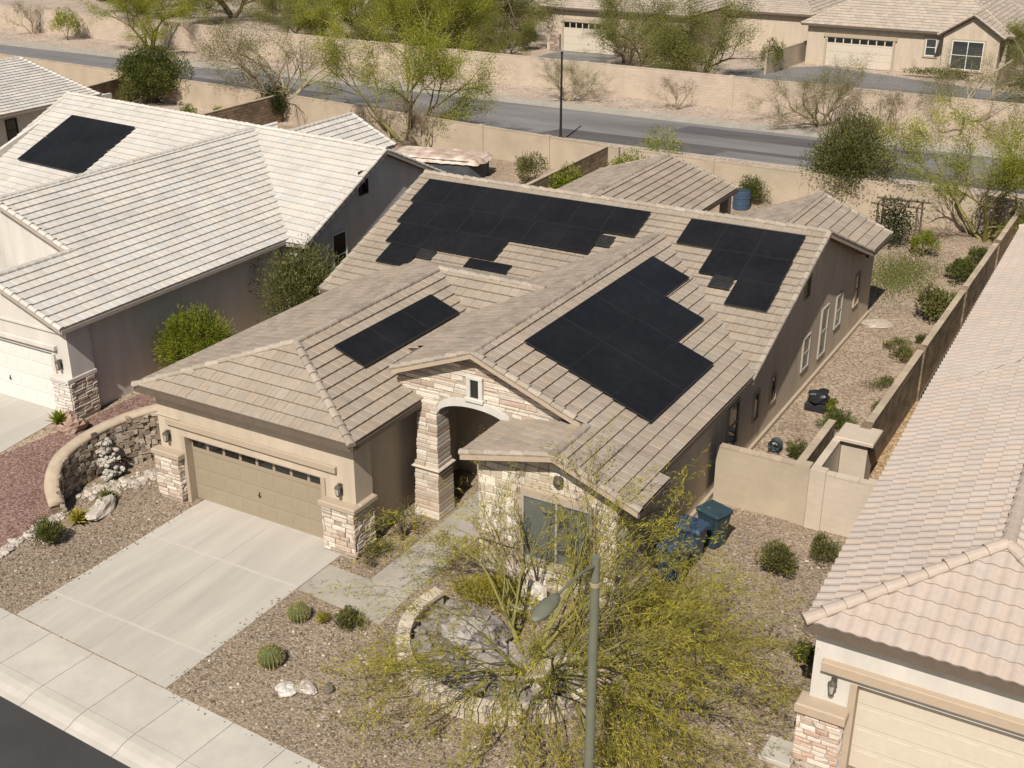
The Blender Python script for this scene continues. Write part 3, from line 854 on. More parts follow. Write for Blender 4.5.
# --- side windows (+X wall)
for y, zc, ww, hh, fr, mu, rail in ((9.2, 1.67, .9, 1.5, 'black', 0, True), (11.3, 1.45, .55, 1.0, 'black', 0, False), (12.95, 1.42, .55, .95, 'black', 0, False),
                              (16.4, 1.45, .8, 1.25, 'white', 0, True), (18.45, 1.55, .85, 1.9, 'white', 0, True), (20.3, 1.75, .8, 1.3, 'white', 0, True), (22.8, 1.8, .7, 1.3, 'black', 0, True), (15.85, 4.15, .6, 1.05, 'black', 0, False)):
    window(house, (X1 + .001, y, zc), (0, 1, 0), (1, 0, 0), ww, hh, mu, rail, 'frame_pale' if fr == 'white' else 'trim_tan', 'glass', None, .05 if fr == 'white' else .035)
mb = MB(); mb.box(X1, X1 + .1, .9, 25.25, .0, .14); mb.build('plinth', M['stucco_trim'], house)
mb = MB(); mb.lathe((X1 + .05, 23.8, 2.95), [(.05, -.12), (.08, 0), (.05, .1)], 8); mb.build('floodlight', M['black'], house)
# --- roof: tiled planes; each one a convex piece, they cut into each other like the real valleys
rf = MB(); dk = MB()
Z0 = 3.57; ZR = 4.93; GX = 2.75; GA = 1.68
gL, gR = -1.36, 6.27; gF = -.58; gB = 12.5
planes = [
    [(gL, gF, Z0), (gR, gF, Z0), (GX, GA, ZR)],                                   # garage front hip
    [(gR, gF, Z0), (gR, 9.0, Z0), (GX, 9.0, ZR), (GX, GA, ZR)],                     # garage right
    [(gL, gF, Z0), (GX, GA, ZR), (GX, 9.0, ZR), (gL, 13.1, Z0)],                     # garage left
]
MZ = lambda y: 5.93 - m_ * (16.1 - y)
planes += [[(-2.4, 9.15, MZ(9.15)), (13.5, 9.15, MZ(9.15)), (13.5, 16.1, 5.93), (-2.5, 16.1, 5.93)],      # main front slope
           [(-2.5, 16.1, 5.93), (13.5, 16.1, 5.93), (13.5, 22.7, 3.40), (-2.4, 22.7, 3.40)]]              # main rear slope
UX = 8.05; UZ = 5.45; ez = 3.35
GZ = lambda x: UZ - m_ * (x - UX)
planes += [[(UX, 2.38, UZ), (13.5, 2.38, GZ(13.5)), (13.5, 9.42, GZ(13.5)), (UX, 14.86, UZ)],              # big gable right
           [(11.48, .55, GZ(11.48)), (13.78, .55, GZ(13.78)), (13.78, 2.38, GZ(13.78)), (11.48, 2.38, GZ(11.48))],
           [(5.5, 2.38, UZ - m_ * 2.55), (UX, 2.38, UZ), (UX, 4.2, UZ), (5.5, 4.2, UZ - m_ * 2.55)],      # big gable left
           [(4.80, 4.2, UZ - m_ * 3.25), (UX, 4.2, UZ), (UX, 14.6, UZ), (4.80, 14.6, UZ - m_ * 3.25)],
           [(8.85, .55, 3.52), (11.48, .55, GZ(11.48)), (11.48, 2.75, GZ(11.48)), (8.85, 2.75, 3.52)],    # bay left
           [(2.75, 9.0, 4.93), (6.8, 9.0, 4.93), (4.8, 7.5, 4.13)],                                     # saddle
           [(2.75, 9.0, 4.93), (6.9, 9.0, 4.93), (6.9, 12.0, 3.92), (-.25, 12.0, 3.92)]]
# rear patio roofs
planes += [[(2.25, 18, 4.5), (5.7, 18, 3.40), (5.7, 29.2, 3.40), (2.25, 29.2, 4.5)], [(2.25, 18, 4.5), (2.25, 29.2, 4.5), (-1.2, 29.2, 3.40), (-1.2, 18, 3.40)],
           [(10.55, 19.3, 4.67), (13.5, 22.55, 3.43), (13.5, 25.5, 3.43), (10.55, 25.5, 4.67)], [(10.55, 18, 4.67), (10.55, 25.5, 4.67), (7.6, 25.5, 3.43), (7.6, 18, 3.43)]]
orgs = {6: (13.5, 2.38, GZ(13.5))}
for i, p in enumerate(planes):
    roof_plane(rf, p, 'flat', .37, .33, .062, .045, 100 + i, orgs.get(i))
    if i not in (10, 11): deck(dk, p, .17)
roof = rf.build('roof', M['tile_brown'], house)
dk.build('roof_deck', M['fascia'], roof)
build_caps([((gL, gF, Z0), (GX, GA, ZR)), ((gR, gF, Z0), (GX, GA, ZR)), ((GX, GA, ZR), (GX, 9.0, ZR)), ((-2.45, 16.1, 5.93), (13.5, 16.1, 5.93)), ((UX, 2.38, UZ), (UX, 14.5, UZ)),
             ((11.48, .55, GZ(11.48)), (11.48, 2.4, GZ(11.48))), ((2.8, 9.0, 4.93), (6.7, 9.0, 4.93)), ((2.25, 22, 4.5), (2.25, 29.2, 4.5)), ((10.55, 20, 4.67), (10.55, 25.5, 4.67))], M['ridge_brown'], roof)
# rake tiles along the open gable ends
build_caps([((13.46, 9.2, MZ(9.2)), (13.46, 16.1, 5.93)), ((13.46, 22.6, 3.44), (13.46, 16.1, 5.93)), ((-2.42, 9.2, MZ(9.2)), (-2.46, 16.1, 5.93)), ((5.5, 2.42, UZ - m_ * 2.55), (UX, 2.42, UZ)), ((11.1, 2.42, GZ(11.1)), (UX, 2.42, UZ)),
             ((8.85, .6, 3.52), (11.48, .6, GZ(11.48))), ((13.78, .6, GZ(13.78)), (11.48, .6, GZ(11.48))), ((5.7, 29.15, 3.4), (2.25, 29.15, 4.5)), ((13.5, 25.45, 3.43), (10.55, 25.45, 4.67)), ((-1.2, 29.15, 3.4), (2.25, 29.15, 4.5))], M['ridge_brown'], roof, .10, .36, 70, .16, .02)
build_fascia((((gL, gF - .02, Z0), (gR, gF - .02, Z0)), ((gR + .02, gF, Z0), (gR + .02, 2.9, Z0)), ((gL - .02, gF, Z0), (gL - .02, 9, Z0)), ((13.52, 2.4, GZ(13.5)), (13.52, 9.2, GZ(13.5))), ((13.80, .55, GZ(13.78)), (13.80, 2.38, GZ(13.78))),
             ((13.53, 22.6, 3.43), (13.53, 25.5, 3.43)), ((8.83, .55, 3.52), (8.83, 2.6, 3.52)), ((5.72, 22, 3.4), (5.72, 29.2, 3.4))), M['fascia'], roof)
build_fascia((((5.5, 2.36, UZ - m_ * 2.55), (UX, 2.36, UZ)), ((UX, 2.36, UZ), (11.3, 2.36, GZ(11.3))), ((8.85, .53, 3.52), (11.48, .53, GZ(11.48))), ((11.48, .53, GZ(11.48)), (13.78, .53, GZ(13.78))),
             ((13.52, 9.2, MZ(9.2)), (13.52, 16.1, 5.93)), ((13.52, 16.1, 5.93), (13.52, 22.7, 3.4)), ((-2.48, 9.2, MZ(9.2)), (-2.52, 16.1, 5.93))), M['trim_tan'], roof, 'rake_board', .14)
# patio posts behind the house
for x, y in ((5.3, 28.8), (-.8, 28.8), (2.25, 28.8)):
    mb = MB(); mb.bbox(x - .2, x + .2, y - .2, y + .2, 0, 3.3, .02); mb.build('patio_post', M['stucco'], house)
# flat attic vents among the panels (dark louvred)
def on_main(x, y, h=0): return V((x, y, MZ(y))) + V((0, -m_, 1)).normalized() * h
for x, y, sx, sy in ((.42, 11.75, .34, .3), (6.35, 13.85, .34, .3), (11.05, 12.85, .36, .3)):
    mb = MB(); nn = V((0, -m_, 1)).normalized(); uu = V((1, 0, 0)); vv = nn.cross(uu)
    mb.obox(on_main(x, y, .09), uu * sx, vv * sy, nn * .03)
    for k in range(-3, 4): mb.obox(on_main(x, y, .135) + vv * k * sy * .24, uu * (sx - .05), vv * .02, nn * .02)
    mb.build('roof_vent', M['vent'], house)

# ------------------------------------------------------------- solar arrays
def array(label, rows, O, u, v, n, group='black solar arrays on the tile roofs', h=.15):
    """rows: (u0, u1, v0, v1, count); u, v in-plane unit vectors"""
    O = V(O); u = V(u).normalized(); v = V(v).normalized(); n = V(n).normalized()
    cx = sum((r[0] + r[1]) / 2 for r in rows) / len(rows); cy = sum((r[2] + r[3]) / 2 for r in rows) / len(rows)
    base = O + u * cx + v * cy
    t = thing('solar_array', label, 'solar panels', tuple(base), 0, group)
    rail = MB()
    for (u0, u1, v0, v1, cnt) in rows:
        for k in range(cnt):
            a0 = u0 + (u1 - u0) * k / cnt + .004; a1 = u0 + (u1 - u0) * (k + 1) / cnt - .004
            c = O + u * ((a0 + a1) / 2) + v * ((v0 + v1) / 2) + n * h - base
            hu, hv = (a1 - a0) / 2, (v1 - v0) / 2 - .002
            p = MB(); p.obox(c, u * (hu - .012), v * (hv - .012), n * .016)
            po = p.build('solar_panel', M['panel'], t)
            f = MB()
            for sgn in (-1, 1):
                f.obox(c + u * sgn * (hu - .008), u * .008, v * hv, n * .019); f.obox(c + v * sgn * (hv - .008), u * (hu - .016), v * .008, n * .019)
            f.build('panel_frame', M['panel_frame'], po)
        for q in (.25, .75):
            rail.obox(O + u * ((u0 + u1) / 2) + v * (v0 + (v1 - v0) * q) + n * (h - .045) - base, u * ((u1 - u0) / 2 - .03), v * .02, n * .022)
            for k in range(cnt + 1):
                rail.obox(O + u * (u0 + .1 + (u1 - u0 - .2) * k / cnt) + v * (v0 + (v1 - v0) * q) + n * (h - .1) - base, u * .02, v * .02, n * .05)
    rail.build('mounting_rail', M['panel_frame'], t)
    return t
cs = math.sqrt(1 + m_ * m_)
nm = V((0, -m_, 1)); vm = V((0, 1, m_))
def my(y): return (y - 16.1) * cs            # distance along the main slope, 0 at the ridge
array('largest solar array, a long black stepped field across the left half of the rear ridge', [(-2.05, 7.2, my(14.42), my(15.78), 7), (-1.85, 6.03, my(13.2), my(14.41), 6), (-1.6, 2.95, my(12.1), my(13.19), 3), (-1.3, 0.0, my(11.04), my(12.09), 1)], (.13, 15.93, 5.865), (1, 0, 0), vm, nm)
array('stepped black solar array narrowing downward at the right end of the rear ridge', [(8.78, 12.80, my(14.46), my(15.75), 3), (10.1, 12.83, my(13.23), my(14.45), 2), (11.46, 12.86, my(12.04), my(13.22), 1)], (.07, 15.93, 5.865), (1, 0, 0), vm, nm)
ng = V((m_, 0, 1)); ug = V((1, 0, -m_))
def gx(x): return (x - UX) * cs
array('black solar array of nine panels stepping down the right slope of the front gable', [(4.28, 12.80, gx(8.62), gx(9.95), 4), (4.24, 10.80, gx(9.97), gx(11.28), 3), (4.2, 8.68, gx(11.30), gx(12.45), 2)], (UX + .06, -.26, UZ - .023), (0, 1, 0), ug, ng)
mg = (ZR - Z0) / (gR - GX); nq = V((mg, 0, 1)); uq = V((1, 0, -mg)); cq = math.sqrt(1 + mg * mg)
array('narrow row of three black solar panels on the roof above the garage', [(2.5, 7.42, (3.44 - GX) * cq, (4.48 - GX) * cq, 3)], (GX + .1, -.21, ZR - .037), (0, 1, 0), uq, nq)
array('single small black solar panel lying low on the roof between the larger arrays', [(2.1, 3.8, my(11.42), my(11.95), 1)], (.05, 16.06, 5.915), (1, 0, 0), vm, nm, h=.09)

# ----------------------------------------------------------- right neighbour
nb = thing('house', 'cream stucco house with pinkish wavy tile roof cut off by the right edge', 'house')
mb = MB()
mb.box(18.81, 19.6, -1.9, -1.6, 0, 3.4); mb.box(19.6, 25.0, -1.9, -1.6, 2.2, 3.4); mb.box(24.8, 25.6, -1.9, -1.6, 0, 3.4)
mb.box(18.81, 19.0, -1.6, 10.0, 0, 3.4); mb.box(18.45, 18.65, 10.0, 28.2, 0, 3.3); mb.box(18.65, 26, 28.0, 28.2, 0, 3.3); mb.prism([(18.65, 28.2, 3.3), (26, 28.2, 3.3), (21.05, 28.2, 4.6)], (0, -.15, 0)); mb.box(18.65, 18.81, 9.8, 10.0, 0, 3.3)
mb.build('wall', M['stucco_white'], nb)
mb = MB()
mb.bbox(19.0, 25.4, -2.06, -1.88, 2.38, 2.62, .02); mb.bbox(18.62, 19.66, -2.28, -1.78, 1.36, 1.60, .03)
mb.box(19.6, 19.74, -1.96, -1.6, 0, 2.2)
mb.build('trim', M['trim_tan'], nb)
mb = MB(); mb.box(18.70, 19.55, -2.15, -1.9, 0, 1.38, (.5, .44, .38))
PINK = [(.66, .56, .47), (.6, .46, .36), (.52, .36, .28), (.7, .61, .52), (.66, .55, .45)]
stones(mb, (18.66, -2.15, .12), (1, 0, 0), (0, 0, 1), (0, -1, 0), .92, 1.26, (.1, .17), (.25, .5), .05, 61, pal=PINK)
stones(mb, (19.55, -2.17, .12), (0, 1, 0), (0, 0, 1), (1, 0, 0), .4, 1.26, (.1, .17), (.15, .4), .05, 62, pal=PINK)
mb.build('stone_pier', M['stone'], nb)
garage_door(nb, 19.74, 24.7, -1.7, .02, 2.2, 'garage_cream', False)
lantern(nb, 19.27, -1.9, 2.05)
rf = MB(); dk = MB()
hz = 3.5; L0, F0, R0 = 18.62, -2.15, 25.4; AX, AY, AZ = 21.77, .54, 4.80
MZ2 = lambda y: 3.5 + .385 * (y - 9.9)
pl2 = [[(L0, F0, hz), (R0, F0, hz), (AX + .4, AY, AZ), (AX, AY, AZ)], [(L0, F0, hz), (AX, AY, AZ), (AX, 15, AZ), (L0, 15, hz)], [(R0, F0, hz), (R0, 15, hz), (AX, 15, AZ), (AX, AY, AZ)],
       [(18.2, 9.5, MZ2(9.5)), (34, 9.5, MZ2(9.5)), (34, 16.7, MZ2(16.7)), (18.2, 16.7, MZ2(16.7))], [(18.2, 16.7, MZ2(16.7)), (34, 16.7, MZ2(16.7)), (34, 23.5, 3.5), (18.2, 23.5, 3.5)]]
pl2[0] = [(L0, F0, hz), (R0, F0, hz), (AX, AY, AZ)]
pl2[3] = [(18.2, 9.5, MZ2(9.5)), (34, 9.5, MZ2(9.5)), (34, 24.0, MZ2(24.0)), (18.2, 24.0, MZ2(24.0))]
pl2[4] = [(18.2, 24.0, MZ2(24.0)), (34, 24.0, MZ2(24.0)), (34, 37, 3.6), (18.2, 37, 3.6)]
pl2 = [pl2[0], [(L0, F0, hz), (AX, AY, AZ), (AX - .40, 12.4, AZ), (L0 - .42, 10.2, hz)], pl2[2], [(L0 - .42, 10.2, hz), (AX - .40, 12.4, AZ), (21.05, 28.6, 4.80), (17.87, 28.6, 3.5)], [(21.05, 28.6, 4.8), (21.37, 11, 4.8), (26.5, 11, 3.5), (26.5, 28.6, 3.5)]]
for i, p in enumerate(pl2):
    roof_plane(rf, p, 'wave', .40, .30, .035, .035, 200 + i); deck(dk, p, .17)
roof = rf.build('roof', M['tile_pink'], nb); dk.build('roof_deck', M['fascia'], roof)
build_caps([((L0, F0, hz), (AX, AY, AZ)), ((R0, F0, hz), (AX, AY, AZ)), ((AX, AY, AZ), (AX - .4, 12.4, AZ)), ((AX - .4, 12.4, AZ), (21.05, 28.6, 4.8)), ((17.9, 28.5, 3.5), (21.05, 28.5, 4.8))], M['tile_pink'], roof, .14, .40, 90, .06, .07)
build_fascia([((L0, F0 - .02, hz), (R0, F0 - .02, hz)), ((L0 - .02, F0, hz), (L0 - .44, 10.2, hz)), ((18.08, 10.2, 3.46), (17.83, 28.6, 3.5))], M['fascia'], roof, h=.18)
sheet('neighbour_drive', [(19.6, -2.2), (25, -2.2), (25, -7.7), (19.6, -7.5)], .02, M['concrete_drive'], .1)
mb = MB(); mb.bbox(18.05, 18.72, -2.45, -1.7, 0, .12, .02); tag(mb.build('concrete_pad', M['concrete_drive']), 'pale concrete pad at the foot of the pinkish stone pier', 'pad')

# ------------------------------------------------------------ left neighbour
nl = thing('house', 'pale cream house left of the tan one with bright cream tile roof', 'house')
k = .37; ZL = lambda x: 3.45 + k * (-6.82 - x)
mb = MB()
mb.box(-7.85, -7.2, 2.0, 2.3, 0, 3.45); mb.box(-13.2, -7.85, 2.0, 2.3, 2.25, 3.45); mb.box(-15, -13.2, 2, 2.3, 0, 3.45)
mb.prism([(-13.2, 2.0, 3.45), (-7.2, 2.0, 3.45), (-7.2, 2.0, 3.55), (-10, 2.0, 4.5), (-13.2, 2.0, 3.5)], (0, .25, 0))
mb.box(-7.55, -7.35, 2.9, 13.0, 0, 3.45); mb.box(-7.4, -7.2, 2.3, 2.9, 0, 3.45)
mb.prism([(-6.15, 12.9, 0), (-6.15, 23.6, 0), (-6.15, 23.6, 3.5), (-6.15, 18.2, 5.85), (-6.15, 12.9, 3.5)], (-.2, 0, 0))
mb.box(-7.3, -6.2, 12.9, 13.1, 0, 3.4)
mb.prism([(-27.0, 13.0, 0), (-27.0, 26, 0), (-27.0, 26, 3.4), (-27.0, 20.3, 5.8), (-27, 13.0, 3.3)], (.2, 0, 0))
# gabled front above the garage roof
mb.prism([(-18, 5.2, 2.4), (-9.9, 5.2, 2.4), (-9.9, 5.2, ZL(-9.9) - .08), (-13.6, 5.2, ZL(-13.6) - .08), (-18, 5.2, ZL(-13.6) - .08 - .37 * 4.4)], (0, .2, 0))
mb.build('wall', M['stucco_white'], nl)
mb = MB()
mb.bbox(-13.3, -7.7, 1.86, 2.0, 2.42, 2.6, .02); mb.bbox(-8.0, -7.10, 1.72, 2.95, 1.40, 1.56, .02); mb.box(-13.2, -13.05, 1.92, 2.3, 0, 2.25); mb.box(-8.0, -7.85, 1.92, 2.3, 0, 2.25); mb.bbox(-14.4, -7.25, 1.93, 2.0, 3.05, 3.15, .01)
mb.box(-7.2, -7.13, 1.95, 2.9, 1.5, 3.4)
mb.build('trim', M['stucco_white'], nl)
mb = MB(); mb.box(-7.95, -7.14, 1.80, 2.9, 0, 1.42, (.5, .45, .4))
stones(mb, (-7.14, 1.8, .1), (0, 1, 0), (0, 0, 1), (1, 0, 0), 1.1, 1.3, (.08, .15), (.2, .5), .05, 71)
stones(mb, (-7.98, 1.8, .1), (1, 0, 0), (0, 0, 1), (0, -1, 0), .85, 1.3, (.08, .15), (.2, .5), .05, 72, pal=[(.72, .66, .58), (.68, .6, .52)])
mb.build('stone_pier', M['stone'], nl)
garage_door(nl, -13.05, -8.0, 2.12, .02, 2.25, 'white', False)
lantern(nl, -7.62, 2.0, 1.95)
window(nl, (-14.35, 5.2, 4.45), (1, 0, 0), (0, -1, 0), .5, 1.15, 0, False, 'stucco_white', 'glass_grey')
window(nl, (-6.15, 16.9, 4.9), (0, 1, 0), (1, 0, 0), .6, 1.0, 0, False, 'black', 'glass')
window(nl, (-6.15, 15.1, 2.3), (0, 1, 0), (1, 0, 0), .95, 1.9, 0, True, 'white', 'glass')
rf = MB(); dk = MB()
XR = -13.6
ms = (6.0 - 3.49) / 5.45
def LMZ(x, y):        # main front slope of the left house; its ridge drifts slightly
    return 6.0 - ms * ((18.25 - .10 * (x + 5.8)) - y)
pl3 = [[(XR, 4.9, ZL(XR)), (-6.82, 4.9, 3.45), (-6.82, 12.8, 3.45), (XR, 20.5, ZL(XR))], [(-9.98, 1.55, ZL(-9.98)), (-6.82, 1.55, 3.45), (-6.82, 4.9, 3.45), (-9.98, 4.9, ZL(-9.98))],
       [(XR, 4.9, ZL(XR)), (XR, 19.2, ZL(XR)), (-20, 19.2, ZL(XR) - .37 * 6.4), (-20, 4.9, ZL(XR) - .37 * 6.4)],
       [(-9.98, 1.55, ZL(-9.98)), (-9.98, 5.2, ZL(-9.98)), (-13.4, 5.2, 3.4), (-13.4, 1.55, 3.4)],
       [(-5.85, 12.6, LMZ(-5.85, 12.6)), (-27.4, 12.6, LMZ(-27.4, 12.6)), (-27.2, 20.4, LMZ(-27.2, 20.4)), (-5.85, 18.25, LMZ(-5.85, 18.25))],
       [(-5.85, 18.25, 6.0), (-27.2, 20.4, 6.02), (-27.2, 26.5, 3.4), (-5.85, 24.2, 3.4)],
       [(-15.6, 22, 4.7), (-12.9, 22, 3.35), (-12.9, 28.8, 3.35), (-15.6, 28.8, 4.7)], [(-15.6, 22, 4.7), (-15.6, 28.8, 4.7), (-18.3, 28.8, 3.35), (-18.3, 22, 3.35)]]
pl3[5] = [(-5.85, 18.25, 6.0), (-27.2, 20.385, 6.0), (-27.2, 26.2, 3.4), (-5.85, 24.065, 3.4)]
for i, p in enumerate(pl3):
    roof_plane(rf, p, 'flat', .37, .33, .052, .035, 300 + i, {0: (-6.82, 1.55, 3.45), 1: (-6.82, 1.55, 3.45)}.get(i)); deck(dk, p, .17)
roof = rf.build('roof', M['tile_cream'], nl); dk.build('roof_deck', M['fascia_pale'], roof)
build_caps([((-27.2, 20.4, 6.02), (-5.85, 18.25, 6.02)), ((XR, 4.9, ZL(XR)), (XR, 19.3, ZL(XR))), ((-9.98, 1.55, ZL(-9.98)), (-9.98, 5.2, ZL(-9.98))), ((-5.9, 12.7, LMZ(-5.85, 12.7)), (-5.9, 18.25, 6.0)), ((-5.9, 24.0, 3.42), (-5.9, 18.25, 6.0)),
             ((-6.85, 1.6, 3.45), (-9.98, 1.6, ZL(-9.98))), ((-27.3, 12.7, LMZ(-27.4, 12.7)), (-27.2, 20.4, 6.02)), ((-10.0, 4.95, ZL(-10)), (XR, 4.95, ZL(XR))), ((-15.6, 22, 4.7), (-15.6, 28.8, 4.7)), ((-12.9, 28.75, 3.35), (-15.6, 28.75, 4.7))], M['tile_cream'], roof, .105, .36, 120, .06)
build_fascia([((-6.8, 1.55, 3.45), (-6.8, 12.7, 3.45)), ((-6.82, 1.53, 3.45), (-9.98, 1.53, ZL(-9.98))), ((-5.83, 12.7, LMZ(-5.85, 12.7)), (-5.83, 18.25, 6.0)), ((-5.83, 18.25, 6.0), (-5.83, 24.0, 3.42)), ((-10, 4.88, ZL(-10)), (XR, 4.88, ZL(XR)))], M['fascia_pale'], roof, h=.13)
for x, y in ((-13.2, 28.4), (-18, 28.4)):
    mb = MB(); mb.bbox(x - .2, x + .2, y - .2, y + .2, 0, 3.3, .02); mb.build('patio_post', M['stucco_white'], nl)
nL = V((-.1 * ms, -ms, 1)); uL = V((1, -.1, 0)).normalized(); vL = nL.normalized().cross(uL)
O = V((-22.9, 16.8, LMZ(-22.9, 16.8)))
array('dark grey solar array of two rows on the cream roof at far left', [(-2.35, 2.45, -1.85, -.02, 4), (-2.35, 2.45, .02, 1.85, 4)], O, uL, vL, nL)
sheet('left_drive', [(-14, -5.9), (-8.4, -6.2), (-7.45, -1.0), (-7.9, 2.2), (-14, 2.2)], .02, M['concrete_drive'], .1)

# far-left house behind it
n3 = thing('house', 'cream tiled house beyond the upper left corner with its side wall in shade', 'house')
mb = MB(); mb.prism([(-37.0, 18, 0), (-37.0, 32, 0), (-37.0, 32, 3.3), (-37.0, 18, 3.3)], (-.2, 0, 0)); mb.box(-50, -37.2, 31.8, 32, 0, 3.2)
mb.build('wall', M['stucco_white'], n3)
window(n3, (-37.0, 24.2, 2.4), (0, 1, 0), (1, 0, 0), .8, 1.3, 0, True, 'black', 'glass')
rf = MB(); dk = MB()
pl = [[(-36.6, 26.4, 3.6), (-36.6, 32.2, 3.6), (-43, 32.2, 5.2), (-43, 26.4, 5.2)], [(-36.6, 32.3, 3.5), (-52, 32.3, 3.5), (-52, 26.4, 5.3), (-36.6, 26.4, 5.3)], [(-36.6, 18, 2.9), (-52, 18, 2.9), (-52, 26.4, 5.3), (-36.6, 26.4, 5.3)]]
pl = [[(-36.6, 18, 2.9), (-52, 18, 2.9), (-52, 26.4, 5.1), (-36.6, 26.4, 5.1)], [(-36.6, 32.3, 3.3), (-52, 32.3, 3.3), (-52, 26.4, 5.1), (-36.6, 26.4, 5.1)]]
pl = [[(-36.3, 20, 3.5), (-36.3, 30.5, 3.5), (-43.2, 30.5, 5.2), (-43.2, 20, 5.2)], [(-43.2, 20, 5.2), (-43.2, 30.5, 5.2), (-50, 30.5, 3.5), (-50, 20, 3.5)]]
for i, p in enumerate(pl): roof_plane(rf, p, 'flat', .37, .33, .055, .06, 400 + i); deck(dk, p, .17)
roof = rf.build('roof', M['tile_cream'], n3); dk.build('roof_deck', M['fascia_pale'], roof)
build_caps([((-43.2, 20, 5.2), (-43.2, 30.5, 5.2)), ((-36.3, 30.45, 3.5), (-43.2, 30.45, 5.2))], M['tile_cream'], roof, .11, .36, 5, .06)

# ------------------------------------------------------------------ far houses
def far_house(label, x0, x1, y0, y1, ze, zr, hip, door=None, wins=(), tile='tile_far', wallm='stucco', bay=None, pier_x=()):
    t = thing('house', label, 'house')
    mb = MB(); mb.box(x0, x1, y0, y0 + .2, 0, ze); mb.box(x0, x1, y1 - .2, y1, 0, ze); mb.box(x0, x0 + .2, y0 + .2, y1 - .2, 0, ze); mb.box(x1 - .2, x1, y0 + .2, y1 - .2, 0, ze)
    if bay:
        bx0, bx1, by, bz = bay
        mb.prism([(bx0, by, 0), (bx1, by, 0), (bx1, by, ze), ((bx0 + bx1) / 2, by, bz - .25), (bx0, by, ze)], (0, .2, 0)); mb.box(bx0, bx0 + .2, by + .2, y0, 0, ze); mb.box(bx1 - .2, bx1, by + .2, y0, 0, ze)
    mb.build('wall', M[wallm], t)
    o = .5; ym = (y0 + y1) / 2; h = min(ym - y0 + o, (x1 - x0) / 2 + o) * hip
    a, b, c, d = (x0 - o, y0 - o, ze), (x1 + o, y0 - o, ze), (x1 + o, y1 + o, ze), (x0 - o, y1 + o, ze); p, q = (x0 - o + h, ym, zr), (x1 + o - h, ym, zr)
    rf = MB(); dk = MB()
    ps = [[a, b, q, p], [b, c, q], [c, d, p, q], [d, a, p]]
    cs_ = [(p, q), (a, p), (b, q), (c, q), (d, p)]
    if bay:
        bx0, bx1, by, bz = bay; bm = (bx0 + bx1) / 2; far = y0 + 5
        ps += [[(bm, by - .4, bz), (bx1 + .4, by - .4, ze), (bx1 + .4, far, ze), (bm, far, bz)], [(bm, by - .4, bz), (bm, far, bz), (bx0 - .4, far, ze), (bx0 - .4, by - .4, ze)]]
        cs_ += [((bm, by - .4, bz), (bm, far, bz)), ((bx0 - .4, by - .35, ze), (bm, by - .35, bz)), ((bx1 + .4, by - .35, ze), (bm, by - .35, bz))]
    for i, pp in enumerate(ps): roof_plane(rf, pp, 'flat', .4, .5, .05, .1, 500 + i); deck(dk, pp, .2)
    r = rf.build('roof', M[tile], t); dk.build('roof_deck', M['fascia'], r); build_caps(cs_, M[tile], r, .13, .5, 0, .1)
    if door:
        dx0, dx1, dz, dy = door
        garage_door(t, dx0, dx1, dy - .06, .02, dz, 'garage_cream')
        s = MB(); s.box(dx0 - .3, dx1 + .3, dy - .16, dy, dz, dz + .3); s.box(dx0 - .16, dx0, dy - .14, dy, 0, dz); s.box(dx1, dx1 + .16, dy - .14, dy, 0, dz); s.build('trim', M['stucco_trim'], t)
    for (wx, wy, wz, ww, wh) in wins: window(t, (wx, wy, wz), (1, 0, 0), (0, -1, 0), ww, wh, 1 if ww > 1 else 0, True, 'white', 'glass_grey', 'stucco_trim', .07)
    for px_, py_ in pier_x:
        s = MB(); s.box(px_ - .5, px_ + .5, py_ - .35, py_, 0, 1.5, (.4, .33, .27)); stones(s, (px_ - .5, py_ - .35, .05), (1, 0, 0), (0, 0, 1), (0, -1, 0), 1, 1.4, (.12, .2), (.25, .5), .05, 9, pal=[(.35, .25, .2), (.45, .36, .3), (.3, .23, .19)])
        s.build('stone_pier', M['stone'], t)
    return t
far_house('far pink tiled house with closed cream garage door between dark trees', -32.2, -18.0, 81.2, 96, 3.95, 7.2, 1.0, (-30.4, -25.2, 2.7, 81.2), (), pier_x=((-31.2, 81.2), (-24.5, 81.2)))
far_house('far pale tiled house half hidden by trees with its side in deep shade', -19.5, -9.8, 90, 106, 3.6, 6.8, 1.0, None, ())
far_house('far tan house at upper right with large white framed window in a gabled bay', -8.4, 8.2, 85.2, 99, 3.5, 7.6, 1.0, (-6.6, -.9, 2.5, 85.2), ((2.2, 85.2, 2.2, .9, 1.4), (5.4, 83.8, 1.95, 2.5, 2.3)), bay=(3.4, 7.8, 83.8, 5.2))
far_house('far pinkish house peeking in at the top right corner', 13.5, 30, 88, 102, 3.6, 6.5, 1.0, None, ())
far_house('distant cream building behind the trees at top centre left', -70, -56, 98, 112, 3.4, 6.0, 1.0, None, (), 'tile_cream', 'stucco_white')

